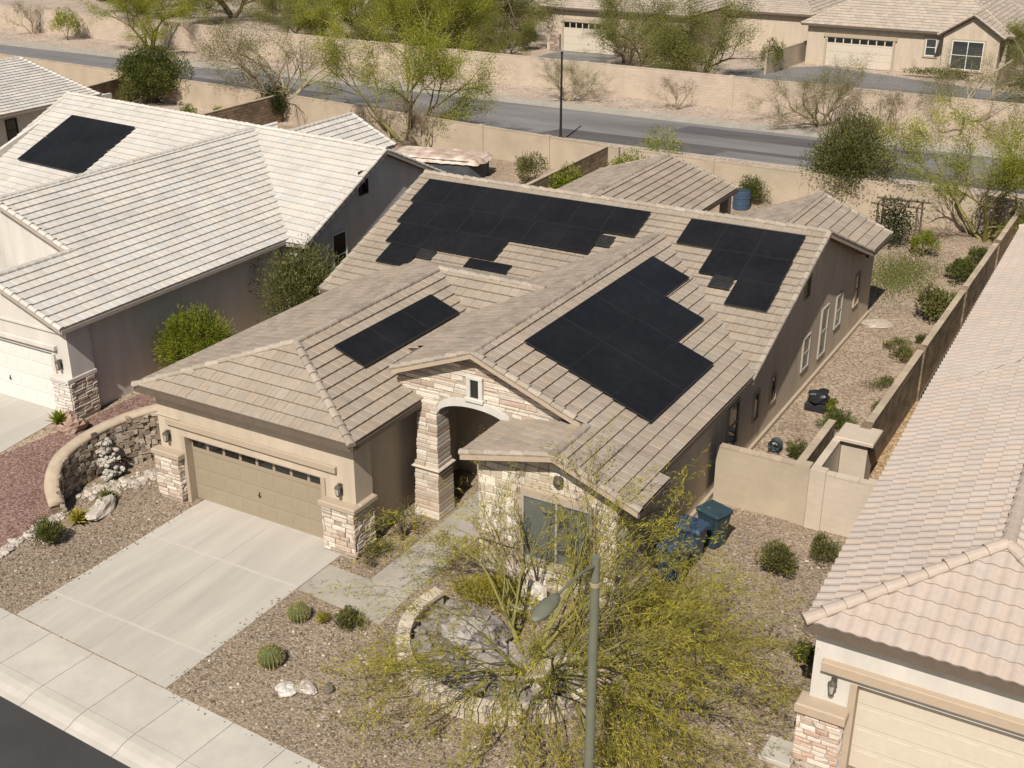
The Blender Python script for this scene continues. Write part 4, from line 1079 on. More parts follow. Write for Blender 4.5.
# ------------------------------------------------------------- walls & fences
def wall(label, a, b, h, m, th=.2, cap=True, capm='cap', pil=(), name='block_wall', group=None, z0=-.05):
    t = thing(name, label, 'wall', (a[0], a[1], 0), 0, group)
    A = V((0, 0, 0)); B = V((b[0] - a[0], b[1] - a[1], 0)); d = B.normalized(); s = V((-d.y, d.x, 0)); L = B.length
    mb = MB(); mb.obox(B / 2 + V((0, 0, (h + z0) / 2)), d * L / 2, s * th / 2, V((0, 0, (h - z0) / 2)))
    mb.build('wall_panel', M[m], t)
    if cap:
        c = MB(); n = max(1, int(L / .6)); rg = random.Random(int(L * 10))
        for i in range(n):
            g = rg.uniform(.88, 1.1); c.obox(d * (L * (i + .5) / n) + V((0, 0, h + .025)), d * (L / n / 2 - .004), s * (th / 2 + .012), V((0, 0, .028)), (g, g, g))
        c.build('cap', M[capm], t)
    for q in pil:
        p = MB(); p.obox(d * q + V((0, 0, h / 2 + .03)), d * .22, s * (th / 2 + .06), V((0, 0, h / 2 + .06))); p.build('pilaster', M[m], t)
    return t
wall('tan block wall closing the side yard beside the tan house', (13.2, 7.5), (15.75, 7.5), 1.8, 'block_tan', pil=(2.52,))
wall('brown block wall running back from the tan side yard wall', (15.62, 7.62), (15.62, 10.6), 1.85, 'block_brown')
wall('cream block wall beside the pinkish tiled house', (15.98, 7.45), (17.95, 7.45), 1.75, 'block_cream', capm='cap_cream', pil=(.2, 1.75))
wall('cream return wall meeting the block column behind it', (16.05, 7.56), (16.05, 10.0), 1.75, 'block_cream', capm='cap_cream')
t = thing('wall_column', 'cream square column with broad flat cap between the two side walls', 'column', (16.55, 10.1, 0))
mb = MB(); mb.bbox(-.38, .38, -.38, .38, 0, 1.75, .02); mb.build('shaft', M['block_cream'], t)
mb = MB(); mb.bbox(-.56, .56, -.56, .56, 1.76, 1.9, .03); mb.build('cap', M['cap_cream'], t)
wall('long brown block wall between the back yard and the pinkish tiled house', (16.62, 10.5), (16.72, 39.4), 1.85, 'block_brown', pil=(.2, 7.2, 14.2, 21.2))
wall('sunlit tan block wall between the back yard and the road', (16.6, 39.3), (-5.0, 39.9), 1.85, 'block_tan', pil=(5.4, 10.8, 16.2))
wall('tan block wall behind the cream house, farther left along the road', (-5.2, 39.9), (-33.0, 43.2), 1.85, 'block_tan', pil=(5, 10, 15, 20))
wall('tan wall stretch along the road at far left', (-33.2, 43.2), (-75, 46.0), 1.85, 'block_tan')
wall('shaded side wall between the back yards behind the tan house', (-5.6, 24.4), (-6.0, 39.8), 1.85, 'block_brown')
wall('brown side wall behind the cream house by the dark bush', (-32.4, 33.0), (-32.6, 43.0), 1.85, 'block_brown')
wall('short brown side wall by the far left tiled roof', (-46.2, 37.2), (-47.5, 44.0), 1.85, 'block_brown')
wall('long pinkish wall across the far side of the road', (-120, 66.2), (60, 60.9), 2.3, 'block_pink', capm='block_pink', pil=[q for q in range(5, 180, 12)])
wall('low tan divider wall between the two far front yards', (-9.6, 78), (-8.8, 88), 1.7, 'block_tan')
wall('tan divider wall right of the gabled far house', (8.6, 79), (8.9, 86), 1.7, 'block_tan')

# curved stone faced garden wall beside the garage
t = thing('garden_wall', 'curved rough stone garden wall with smooth tan cap left of the garage', 'wall')
path = [(-1.05, 3.0), (-1.9, 2.35), (-2.9, 1.45), (-3.5, .5), (-3.75, -.6), (-3.65, -1.7), (-3.2, -2.45), (-2.75, -2.75)]
hs = [1.75, 1.75, 1.65, 1.5, 1.35, 1.15, .8, .35]
def smooth_path(p, n):
    out = []
    for i in range(n + 1):
        f = i / n * (len(p) - 1); k = min(int(f), len(p) - 2); u = f - k
        g = lambda j: V(p[max(0, min(j, len(p) - 1))])
        a, b, c, d = g(k - 1), g(k), g(k + 1), g(k + 2)
        out.append(.5 * ((2 * b) + (c - a) * u + (2 * a - 5 * b + 4 * c - d) * u * u + (3 * b - a - 3 * c + d) * u ** 3))
    return out
cp = smooth_path([(x, y, h) for (x, y), h in zip(path, hs)], 44)
core = MB(); cap_ = MB(); st_ = MB(); cr = []; kr = []
rg = random.Random(4)
ROCKY = [(.34, .27, .2), (.27, .2, .15), (.42, .35, .27), (.5, .43, .35), (.23, .18, .14), (.38, .3, .22)]
for i, p in enumerate(cp):
    q = cp[min(i + 1, 44)] - cp[max(i - 1, 0)]; q.z = 0; q.normalize(); s = V((-q.y, q.x, 0))       # s points to the driveway side
    if i == 0: s0 = s
    b = V((p.x, p.y, 0))
    cr.append([b - s * .15 - V((0, 0, .05)), b - s * .15 + V((0, 0, p.z)), b + s * .13 + V((0, 0, p.z)), b + s * .13 - V((0, 0, .05))])
    kr.append([b + s * (.22 * math.cos(a)) + V((0, 0, p.z + .0 + .13 * math.sin(a))) for a in [math.pi * (j / 6) for j in range(-1, 8)]])
    if i < 44:
        z = 0.0
        nx = cp[i + 1]; L = (V((nx.x, nx.y, 0)) - b).length
        while z < p.z - .08:
            h = rg.uniform(.1, .2)
            if rg.random() < .9:
                c = rg.choice(ROCKY); g = rg.uniform(.8, 1.2)
                st_.obox(b + q * L * rg.uniform(.3, .7) + s * (.14 + rg.uniform(-.02, .05)) + V((0, 0, z + h / 2)), q * rg.uniform(.06, .13), (s + V((0, 0, rg.uniform(-.3, .3)))) * .06, (V((0, 0, 1)) + q * rg.uniform(-.3, .3)) * (h / 2 - .01), tuple(x * g for x in c))
            z += h
core.loft(cr, (1, 1, 1), True); cap_.loft(kr, (1, 1, 1), True)
core.build('wall_core', M['block_brown'], t); cap_.build('cap', M['cap'], t, True); st_.build('stone_face', M['rock'], t)
# white quartz chimney of rocks in front of it
t = thing('rock_cascade', 'column of white rocks leaning against the curved stone garden wall', 'rock column', (-3.1, -.35, 0))
mb = MB(); rg = random.Random(14)
for i in range(120):
    z = rg.uniform(.0, 1.15); wd = .26 + .14 * (1.15 - z)
    g = rg.uniform(.75, 1.05)
    rock_mesh(mb, (rg.uniform(-wd, wd) - .25 * z - .08, rg.uniform(-wd, wd) * .7 + .1 * z, z), rg.uniform(.05, .10), i, (.54 * g, .49 * g, .42 * g), (1, 1, .7), 5, 7)
mb.build('rocks', M['rock'], t)

# planter ring
t = thing('planter_ring', 'curved low planter wall of cream stone blocks round the palo verde', 'planter', (11.7, -1.65, 0))
mb = MB(); cpx = MB(); rg = random.Random(8)
PC = V((11.7, -1.65, 0)); a0, a1 = R(165), R(362); n = 30
for i in range(n):
    u0 = a0 + (a1 - a0) * i / n + .004; u1 = a0 + (a1 - a0) * (i + 1) / n - .004
    um = (u0 + u1) / 2
    rx, ry = 2.78, 2.85
    g = rg.uniform(.92, 1.06); c = (.63 * g, .535 * g, .41 * g)
    for lay, (z0, z1, ri, ro) in enumerate(((-.05, .33, 2.52, 2.82), (.335, .42, 2.49, 2.85))):
        j = rg.uniform(-.005, .005)
        sh = 0
        def pt(r, u, z): return (r * math.cos(u + sh), r * math.sin(u + sh), z)
        ri += j; ro += j
        gg = rg.uniform(.85, 1.1); cc = tuple(q * gg for q in c)
        lo = [pt(ri, u0, z0), pt(ro, u0, z0), pt(ro, um, z0), pt(ro, u1, z0), pt(ri, u1, z0), pt(ri, um, z0)]
        hi = [pt(ri + .012, u0, z1), pt(ro - .012, u0, z1), pt(ro - .012, um, z1), pt(ro - .012, u1, z1), pt(ri + .012, u1, z1), pt(ri + .012, um, z1)]
        (cpx if lay == 1 else mb).loft([lo, hi], cc, True)
mb.build('block_course', M['stone'], t); cpx.build('cap_stones', M['stone'], t)
sheet('planter_soil', [(11.7 + 2.5 * math.cos(R(a)), -1.65 + 2.5 * math.sin(R(a))) for a in range(0, 360, 15)], .03, M['gravel'])
# grey rubble inside the ring, river stones by the garden wall: nobody could count them
mb = MB(); rg = random.Random(19)
for i in range(330):
    a = rg.uniform(R(150), R(375)); r = 2.42 * math.sqrt(rg.uniform(.02, 1))
    g = rg.uniform(.6, 1.15); rr = rg.choice((.06, .09, .12, .17, .24)) * rg.uniform(.8, 1.3)
    rock_mesh(mb, (11.7 + r * math.cos(a), -1.65 + r * math.sin(a), .03 + rr * .35 + .08 * (1 - r / 2.5)), rr, i, (.31 * g, .27 * g, .235 * g), (1.3, 1, .7), 5, 7)
tag(mb.build('grey_rubble', M['rock']), 'grey rubble covering the ground inside the planter ring', 'rubble', kind='stuff')
mb = MB(); rg = random.Random(20)
for i in range(420):
    f = rg.random(); 
    x = -3.1 + 2.0 * f + rg.gauss(0, .2); y = -1.6 + 4.0 * f + rg.gauss(0, .25)
    if rg.random() < .35: f = rg.random(); x = -2.75 - .0 * f + rg.gauss(0, .12) + .35 * f; y = -2.4 - 4.0 * f; 
    rr = rg.uniform(.05, .11); g = rg.uniform(.65, 1.15)
    rock_mesh(mb, (x, y, rr * .4), rr, 900 + i, (.55 * g, .48 * g, .4 * g), (1.2, 1, .6), 5, 7)
tag(mb.build('river_stones', M['rock']), 'pale river stones strewn along the foot of the curved wall', 'stones', kind='stuff')
# boulders
def boulder(label, loc, r, seed, col, sq=(1.2, 1, .7), grp=None):
    mb = MB(); rock_mesh(mb, (0, 0, r * sq[2] * .6), r, seed, col, sq, 9, 14)
    o = mb.build('boulder', M['rock']); o.location = loc
    return tag(o, label, 'boulder', grp)
boulder('large grey boulder inside the planter right of the palo verde trunk', (13.45, -2.35, 0), .62, 1, (.42, .37, .3), (1.2, .9, .75))
boulder('mid grey boulder low at the front of the planter left of the trunk', (11.75, -3.1, 0), .45, 2, (.38, .33, .27))
boulder('flat grey boulder at the left inside of the planter ring', (10.5, -1.9, 0), .55, 3, (.4, .36, .31), (1.4, 1, .45))
boulder('brown boulder straddling the right end of the planter ring', (14.5, -2.3, 0), .6, 4, (.36, .28, .2), (.9, 1.3, .9))
boulder('pale boulder beneath the big front window', (11.1, .1, 0), .42, 5, (.6, .55, .48))
boulder('pale boulder among succulents beside the driveway', (-1.85, -1.95, 0), .4, 6, (.52, .46, .39), (1.5, .8, .5))
boulder('white lumpy rock near the kerbside barrel cactus', (8.0, -5.65, 0), .24, 7, (.62, .57, .52), (1.1, 1, .5))
boulder('small pink grey rock touching the white lumpy rock', (8.35, -5.4, 0), .2, 8, (.58, .5, .47), (1.3, .9, .6))
boulder('small dark stone standing right of the white rock', (8.85, -5.2, 0), .13, 9, (.2, .17, .14), (.8, .8, 1.2))
boulder('reddish rock at the corner of the cream garage', (-6.75, 1.35, 0), .42, 10, (.4, .27, .21), (1, 1, .9))
boulder('flat pale stone slab by the rear corner of the tan house', (13.6, 24.2, -.03), .5, 11, (.5, .42, .34), (1.3, 1, .16))

# ------------------------------------------------------------------ furniture
t = thing('street_lamp', 'slim grey green street lamp standing in the front gravel', 'street lamp', (15.9, -6.2, 0))
mb = MB(); mb.lathe((0, 0, 0), [(.15, -.1), (.15, .12), (.105, .16), (.078, 6.35), (.08, 6.36)], 16); mb.build('pole', M['pole'], t)
mb = MB(); mb.lathe((0, 0, 0), [(.08, 5.76), (.095, 5.765), (.095, 5.84), (.08, 5.845)], 16); mb.build('collar', M['bark_pale'], t)
mb = MB(); mb.tube([(0, -.05, 6.2), (-.01, -.5, 6.32), (-.02, -1.1, 6.36), (-.03, -1.4, 6.35)], [.03, .027, .025, .024], 8); mb.build('arm', M['pole'], t)
mb = MB()
mb.loft([[(-.03 + w_ * math.cos(a), y, 6.35 + h_ * math.sin(a)) for a in [2 * math.pi * k / 12 for k in range(12)]] for y, w_, h_ in ((-1.35, .04, .035), (-1.42, .09, .06), (-1.6, .145, .085), (-1.9, .15, .08), (-2.1, .1, .055), (-2.18, .04, .03))], (1, 1, 1), True)
lh = mb.build('lamp_head', M['pole'], t, True)
mb = MB(); mb.loft([[(-.03 + w_ * math.cos(a), -1.85 + w_ * 1.5 * math.sin(a), z) for a in [2 * math.pi * k / 12 for k in range(12)]] for w_, z in ((.11, 6.28), (.1, 6.24), (.05, 6.22))], (1, 1, 1), True); mb.build('lens', M['lens'], lh, True)
t = thing('street_lamp', 'dark thin street lamp beside the back road', 'street lamp', (-12.95, 47.45, 0))
mb = MB(); mb.lathe((0, 0, 0), [(.14, -.1), (.14, .2), (.085, .3), (.06, 5.55)], 10); mb.build('pole', M['black'], t)
mb = MB(); mb.lathe((0, 0, 0), [(.06, 5.5), (.09, 5.53), (.09, 5.62), (.03, 5.66)], 10); mb.build('lamp_head', M['black'], t)

def bin_(label, loc, rz, body, lid):
    t = thing('wheelie_bin', label, 'bin', loc, R(rz), 'wheelie bins by the side wall')
    def rr(x, y, z, r=.06):
        o = []
        for (cx, cy, a) in ((x - r, y - r, 0), (-x + r, y - r, 90), (-x + r, -y + r, 180), (x - r, -y + r, 270)):
            for k in range(4): o.append((cx + r * math.cos(R(a + 30 * k)), cy + r * math.sin(R(a + 30 * k)), z))
        return o
    mb = MB(); mb.loft([rr(.25, .27, .05), rr(.27, .31, .5), rr(.31, .37, 1.0), rr(.335, .39, 1.01), rr(.335, .39, 1.05)], (1, 1, 1), True); mb.build('body', M[body], t)
    mb = MB(); mb.loft([rr(.345, .41, 1.055), rr(.345, .41, 1.09), rr(.3, .36, 1.15), rr(.15, .2, 1.165)], (1, 1, 1), True)
    mb.tube([(-.2, .43, 1.06), (.2, .43, 1.06)], .02, 6); mb.build('lid', M[lid], t)
    for k in (-1, 1):
        w_ = MB(); c = V((k * .3, .3, .12)); w_.tube([c + V((-.03, 0, 0)), c + V((.03, 0, 0))], .12, 12); w_.build('wheel', M['rubber'], t)
    return t
bin_('dark teal wheelie bin with teal lid next to the tan side yard wall', (14.05, 5.15, 0), 70, 'teal', 'teal')
bin_('dark blue wheelie bin standing between the teal lidded bin and another blue bin', (13.8, 4.1, 0), 85, 'blue', 'blue')
bin_('dark blue wheelie bin nearest the house corner, mostly behind palo verde twigs', (13.8, 2.9, 0), 80, 'blue', 'blue')

t = thing('storage_bundle', 'black lumpy wrapped bundle standing beside the tan house wall', 'bundle', (13.95, 15.2, 0))
mb = MB(); mb.bbox(-.42, .42, -.42, .42, .0, .42, .06); mb.build('base_box', M['black_wrap'], t)
mb = MB(); rock_mesh(mb, (0, 0, .62), .44, 33, (1, 1, 1), (1.05, 1, .62), 9, 14); rock_mesh(mb, (.1, .15, .8), .26, 34, (1, 1, 1), (1.2, 1, .6), 7, 10); mb.build('wrapped_top', M['black_wrap'], t); t.scale = (.85, .85, .72)
t = thing('hose_reel', 'small dark hose reel beside the side window', 'hose reel', (13.75, 11.35, 0))
mb = MB()
for k in range(4): mb.tube([(.17 * math.cos(a), -.09 + k * .06, .25 + .17 * math.sin(a)) for a in [2 * math.pi * q / 16 for q in range(17)]], .028, 6)
mb.build('hose', M['teal'], t)
mb = MB()
for y in (-.14, .14): mb.tube([(.2 * math.cos(a), y, .25 + .2 * math.sin(a)) for a in [2 * math.pi * q / 16 for q in range(17)]], .012, 5); mb.tube([(-.2, y, 0), (0, y, .27), (.2, y, 0)], .014, 5)
mb.build('frame', M['black'], t)
# garden arbour with dark vine
t = thing('arbour', 'rustic dark arbour draped with vine in the back yard', 'arbour', (11.75, 34.9, 0))
for x, y in ((-.9, -.5), (.9, -.5), (-.9, .6), (.9, .6)):
    mb = MB(); mb.tube([(x, y, -.05), (x * 1.02 + .03, y, 1.0), (x, y, 2.15)], [.06, .05, .05], 6); mb.build('post', M['bark'], t)
mb = MB()
for y in (-.5, .6): mb.tube([(-1.25, y, 2.15), (1.25, y, 2.2)], .05, 6)
for x in (-.9, -.3, .3, .9): mb.tube([(x, -.8, 2.22), (x, .9, 2.22)], .035, 6)
mb.tube([(.9, -.5, 1.9), (1.35, -.7, .9), (1.5, -.75, 0)], [.04, .035, .03], 5)
mb.build('beams', M['bark'], t)
G = np.random.default_rng(3); n = 2600
C = np.stack([G.normal(-.15, .45, n), G.normal(0, .4, n), np.clip(G.normal(1.3, .55, n), .1, 2.3)], 1)
leaf_cloud('vine', C, G.normal(size=(n, 3)), (.08, .16), (.04, .08), M['leaf_dark'], t, 4)
t = thing('blue_drum', 'ribbed blue drum in front of the round hedge by the road wall', 'drum', (3.0, 37.7, 0))
mb = MB(); mb.lathe((0, 0, 0), [(.42, 0), (.45, .03), (.45, .3), (.48, .33), (.45, .36), (.45, .62), (.48, .65), (.45, .68), (.45, .95), (.42, .98), (.38, .96)], 24); mb.build('body', M['blue'], t)
mb = MB(); mb.lathe((0, 0, 0), [(.40, .965), (.40, 1.0), (.1, 1.02)], 24); mb.build('lid', M['teal'], t)
t = thing('spa_pool', 'raised pool with mottled pink cover and dark skirt behind the cream house', 'spa', (-15.0, 36.2, 0), R(12))
mb = MB(); ol = [(-2.7, -1.2), (2.2, -1.25), (2.75, -.7), (2.85, .5), (2.2, 1.2), (-2.5, 1.25), (-2.9, .6), (-2.9, -.7)]
mb.prism([(x, y, 1.12) for x, y in ol], (0, 0, -1.12)); mb.build('skirt', M['spa_side'], t)
mb = MB(); rg = random.Random(4)
nn = 26
g0 = [[None] * 13 for _ in range(nn)]
for i in range(nn):
    for j in range(13):
        x = -3.0 + 6.0 * i / (nn - 1); y = -1.35 + 2.7 * j / 12
        ed = max(abs(x) / 3, abs(y) / 1.35)
        g0[i][j] = V((x * (1 if abs(y) < .8 else .93), y, 1.14 + .12 * (1 - ed ** 4) + rg.uniform(-.03, .03) - (.22 if ed > .99 else 0)))
for i in range(nn - 1):
    for j in range(12): mb.face([g0[i][j], g0[i + 1][j], g0[i + 1][j + 1], g0[i][j + 1]])
mb.build('cover', M['spa_cover'], t, True)

# ---------------------------------------------------------------- planting
HERO = dict(len=[1.3, 1.7, 1.7, 1.5, 1.0], kids=[(3, 4), (3, 4), (3, 4), (3, 4)], ang=(14, 38), thin=.7, leaf_from=3)
make_tree('palo_verde', 'wide yellow green palo verde spilling over the stone planter ring in front of the house', 'tree', (12.6, -2.4, .05), 5, HERO, M['leaf_pv'], M['bark_green'], trunks=7, az=[.1, -.6, .75, 1.95, 2.55, 5.5, 4.6], elev=(22, 48), r0=.095, wander=.065, droop=.16, nleaf=26, spread=.06, ln=(.08, .19), wd=(.012, .023))
make_tree('palo_verde', 'lower yellow green palo verde sprawling right of the planter ring', 'tree', (15.5, -1.9, 0), 9, dict(len=[.9, 1.2, 1.2, 1.0, .7], kids=[(3, 4), (3, 3), (3, 4), (3, 3)], ang=(14, 40), thin=.7, leaf_from=3), M['leaf_pv'], M['bark_green'], trunks=6, elev=(25, 55), r0=.045, wander=.07, droop=.2, nleaf=11, spread=.05, ln=(.07, .17), wd=(.010, .020))
PVC = dict(len=[1.9, 1.6, 1.3, .9], kids=[(3, 4), (3, 4), (4, 5)], ang=(18, 48), thin=.66, up=.3)
pv = make_tree('palo_verde', 'x', 'tree', (0, 0, 0), 21, PVC, M['leaf_lime'], M['bark_green'], trunks=4, elev=(48, 72), r0=.11, wander=.12, droop=.12, nleaf=190, spread=.15, ln=(.05, .12), wd=(.014, .026), group='palo verde trees along the back road')
pv2 = make_tree('palo_verde', 'x', 'tree', (0, 0, 0), 33, PVC, M['leaf_olive'], M['bark_pale'], trunks=5, elev=(45, 70), r0=.08, wander=.14, droop=.1, nleaf=85, spread=.13, ln=(.05, .11), wd=(.009, .018), group='palo verde trees along the back road')
MES = dict(len=[1.7, 1.5, 1.2, .8], kids=[(3, 4), (4, 5), (4, 5)], ang=(25, 60), thin=.66, up=.2)
ms_ = make_tree('mesquite', 'x', 'tree', (0, 0, 0), 44, MES, M['leaf_feather'], M['bark'], trunks=3, elev=(45, 70), r0=.12, wander=.16, droop=.05, nleaf=190, spread=.2, ln=(.05, .11), wd=(.018, .032), group='mesquite trees beyond the road wall')
BARE = dict(len=[.9, .8, .65, .45], kids=[(3, 4), (3, 4), (3, 4)], ang=(18, 42), thin=.62, up=.5)
bare = make_tree('bare_shrub', 'x', 'shrub', (0, 0, 0), 55, BARE, M['twig'], M['bark_pale'], trunks=4, elev=(55, 78), r0=.05, wander=.14, droop=0, nleaf=10, spread=.07, ln=(.1, .22), wd=(.012, .02), group='bare shrubs along the road walls')
def P_(p, x, y, s, rz, label, z=0): return place(p, USED_KEY(p), (x, y, z), R(rz), s, label)
def USED_KEY(p): return USED.setdefault(p.as_pointer(), {})
# along the road, our side
P_(pv, 15.3, 38.3, (1.55, 1.55, 1.32), 20, 'tall sparse palo verde with yellow trunk at the right rear corner of the yard'); 
P_(pv, -21.4, 42.0, (1.75, 1.75, 1.75), 70, 'broad airy palo verde behind the cream house, its crown over the road')
P_(pv2, -33.3, 43.8, (2.06, 2.06, 1.75), 200, 'leafless looking palo verde spreading in front of the road left of the airy one')
P_(pv, -64.5, 62.0, (1.78, 1.78, 1.52), 10, 'bright yellow green palo verde with short trunk on the far verge')
P_(pv2, -18.6, 59.4, (0.91, 0.91, 0.77), 120, 'small wispy palo verde by the thin street lamp')
P_(pv2, .4, 60.2, (1.32, 1.32, 1.12), 300, 'sparse palo verde on the far verge behind the dense round tree')
P_(pv2, 9.0, 63.5, (1.40, 1.40, 1.19), 30, 'pale wispy palo verde before the far court of the gabled house')
P_(pv, -47.5, 72.0, (1.86, 1.86, 1.58), 240, 'lime palo verde just beyond the far wall left of centre')
P_(pv, -38.5, 71, (1.94, 1.94, 1.65), 100, 'wide lime palo verde beyond the far wall, left of the mesquites')
P_(pv2, -22.6, 78.0, (1.3, 1.3, 1.2), 15, 'thin tree at the right edge of the far garage door')
P_(pv2, 14, 70, (1.65, 1.65, 1.40), 77, 'thin olive tree right of the gabled far house')
P_(ms_, -13.2, 71.0, (1.75, 1.75, 1.9), 0, 'green mesquite leaning over the far wall, second from the gabled house')
P_(ms_, -19.2, 71.5, (1.75, 1.75, 1.9), 100, 'green mesquite with pale forked trunk beside the far garage')
P_(ms_, -36.0, 80, (2.10, 2.10, 1.78), 200, 'dark mesquite directly left of the far garage')
P_(ms_, -44.5, 84, (2.54, 2.54, 2.16), 33, 'big dark mesquite in the grove left of the far garage')
P_(ms_, -53, 86, (2.45, 2.45, 2.08), 133, 'mesquite in the middle of the far grove')
P_(ms_, -62, 82, (2.27, 2.27, 1.93), 250, 'mesquite at the left of the far grove')
P_(ms_, -74, 84, (2.45, 2.45, 2.08), 10, 'mesquite behind the bright palo verde at far left')
P_(ms_, -86, 82, (2.27, 2.27, 1.93), 60, 'mesquite at the top left edge of the picture')
P_(ms_, -99, 88, (2.45, 2.45, 2.08), 160, 'mesquite farthest out beyond the left end of the wall')
P_(ms_, 10.8, 84, (1.57, 1.57, 1.34), 90, 'small mesquite hugging the right side of the gabled house')
P_(ms_, -50, 100, (2.62, 2.62, 2.23), 300, 'tall mesquite behind the far grove at top centre')
P_(ms_, -36, 98, (2.62, 2.62, 2.23), 30, 'tall mesquite behind the far garage roof')
P_(ms_, -66, 98, (2.45, 2.45, 2.08), 80, 'tall mesquite in front of the distant cream building')
P_(ms_, -44.0, 70.5, (1.5, 1.5, 1.3), 20, 'leafy mesquite just behind the far wall between the two lime palo verdes')
P_(ms_, -56.0, 72.5, (1.6, 1.6, 1.35), 75, 'leafy mesquite behind the far wall right of the bright far verge palo verde')
P_(ms_, -50.5, 77.0, (1.6, 1.6, 1.4), 140, 'olive mesquite behind the leftmost lime palo verde of the far lots')
P_(ms_, -40.0, 77.0, (1.6, 1.6, 1.4), 260, 'olive mesquite behind the wide lime palo verde')
P_(ms_, -31.5, 72.5, (1.25, 1.25, 1.1), 310, 'smaller mesquite at the wall left of the far driveway')
P_(bare, -10.4, 60.6, (1.23, 1.23, 1.05), 0, 'small bare shrub against the middle of the far wall')
P_(bare, 5.0, 60.2, (1.56, 1.56, 1.33), 90, 'bare shrub near the far wall between two palo verdes')
P_(bare, -83, 64, (1.69, 1.69, 1.44), 40, 'dark bare shrub leftmost on the far verge')
P_(bare, 14.6, 39.0, (1.95, 1.95, 1.66), 140, 'bare brown shrub under the tall palo verde in the rear corner')
P_(bare, -19.5, 41.3, (1.69, 1.69, 1.44), 10, 'bare brown shrub at the wall right of the airy palo verde')
P_(bare, -22.5, 41.6, (1.56, 1.56, 1.33), 200, 'bare brown shrub at the wall left of the airy palo verde')
P_(bare, -14.2, 77, (1.82, 1.82, 1.55), 60, 'bare grey shrub on the far lot before the mesquite trunks')

M['leaf_olive2'] = leaf_mat('grey_green_leaf', (.08, .09, .026), (.25, .25, .085))
# bushes, each its own
B = make_bush
B('dense_tree', 'dense dark green round tree standing at the road wall', 'tree', (7.8, 40.8, -.2), (2.75, 2.5, 4.9), 61, M['leaf_olive2'], 34000, (.09, .2), (.035, .065), clumps=95, bark=M['bark'], stems=10)
B('dense_tree', 'dense dark bushy tree in the back yard of the far left house', 'tree', (-45.0, 43.3, 0), (3.4, 3.0, 3.9), 62, M['leaf_green'], 20000, (.12, .25), (.05, .09), clumps=60, stems=10)
B('bush', 'dark green bush at the foot of the leafless looking palo verde', 'bush', (-32.9, 42.6, 0), (1.6, 1.4, 2.3), 63, M['leaf_dark'], 3000, (.12, .22), (.05, .08))
B('bush', 'tall green bush between the cream and tan houses, the rear one', 'bush', (-5.2, 11.6, 0), (2.0, 1.9, 3.7), 64, M['leaf_olive2'], 18000, (.08, .18), (.03, .05), clumps=50)
B('bush', 'bright green rounded bush between the cream and tan houses, the front one', 'bush', (-5.75, 6.4, 0), (1.75, 1.6, 2.7), 65, M['leaf_bright'], 18000, (.08, .18), (.02, .04), clumps=50)
B('bush', 'round dark bush beside the stone border left of the driveway', 'bush', (-1.75, -3.95, 0), (.52, .52, .72), 66, M['leaf_green'], 2600, (.06, .13), (.015, .03))
B('bush', 'yellow green bush at the bend of the walkway', 'bush', (7.75, -2.95, 0), (.42, .42, .5), 67, M['leaf_olive'], 2200, (.05, .11), (.015, .03))
B('bush', 'tiny yellowish tuft between barrel cactus and walkway bush', 'bush', (7.1, -3.1, 0), (.3, .3, .3), 68, M['leaf_pv'], 500, (.05, .11), (.01, .02), clumps=10)
B('bush', 'rounded green and yellow bush in front of the tan side yard wall', 'bush', (16.1, 4.55, 0), (.62, .6, .85), 69, M['leaf_olive'], 3200, (.06, .14), (.02, .04))
B('bush', 'dull olive bush in front of the cream block wall', 'bush', (17.0, 5.75, 0), (.5, .55, .75), 70, M['leaf_olive'], 2000, (.06, .13), (.015, .03), clumps=20)
B('bush', 'small green bush beside the corner of the pinkish tiled house', 'bush', (17.85, 1.3, 0), (.36, .36, .5), 71, M['leaf_green'], 1500, (.05, .11), (.015, .03))
B('bush', 'leafy green bush at the long brown wall, largest in the side yard', 'bush', (15.35, 25.8, 0), (.85, .85, 1.35), 72, M['leaf_olive'], 2600, (.08, .2), (.04, .08), clumps=22)
B('bush', 'green bush at the long brown wall beyond the largest one', 'bush', (15.5, 31.4, 0), (.85, 1.2, .95), 73, M['leaf_green'], 2200, (.08, .18), (.03, .06))
B('bush', 'low green bush at the brown wall in the far part of the yard', 'bush', (15.7, 34.0, 0), (.7, .8, .8), 74, M['leaf_green'], 1500, (.08, .18), (.03, .06))
B('bush', 'low sprawling green weed halfway along the side yard', 'weed', (15.4, 20.9, 0), (.6, .8, .45), 75, M['leaf_olive'], 1100, (.07, .16), (.02, .04), clumps=14)
B('bush', 'sparse dry weed next to the black bundle, nearer the brown wall', 'weed', (15.5, 18.0, 0), (.7, .8, .4), 76, M['leaf_olive'], 800, (.07, .16), (.015, .03), clumps=14)
B('bush', 'grassy green clump in front of the black bundle', 'weed', (15.0, 14.1, 0), (.75, .8, .55), 77, M['leaf_green'], 1600, (.1, .25), (.012, .025), clumps=18)
B('bush', 'small bright weed touching the black bundle', 'weed', (14.5, 15.0, 0), (.28, .3, .5), 78, M['leaf_bright'], 500, (.06, .14), (.02, .04), clumps=8)
B('bush', 'green weed beside the hose reel', 'weed', (14.5, 11.3, 0), (.5, .55, .6), 79, M['leaf_green'], 1000, (.08, .2), (.015, .03), clumps=12)
B('bush', 'low weed against the brown wall before the largest side yard bush', 'weed', (15.8, 23.0, 0), (.5, .7, .4), 80, M['leaf_green'], 800, (.07, .16), (.02, .04), clumps=12)
B('bush', 'feathery yellow green shrub close to the arbour', 'shrub', (13.2, 34.2, 0), (.8, .7, 1.2), 101, M['leaf_bright'], 1500, (.08, .18), (.02, .05), clumps=18)
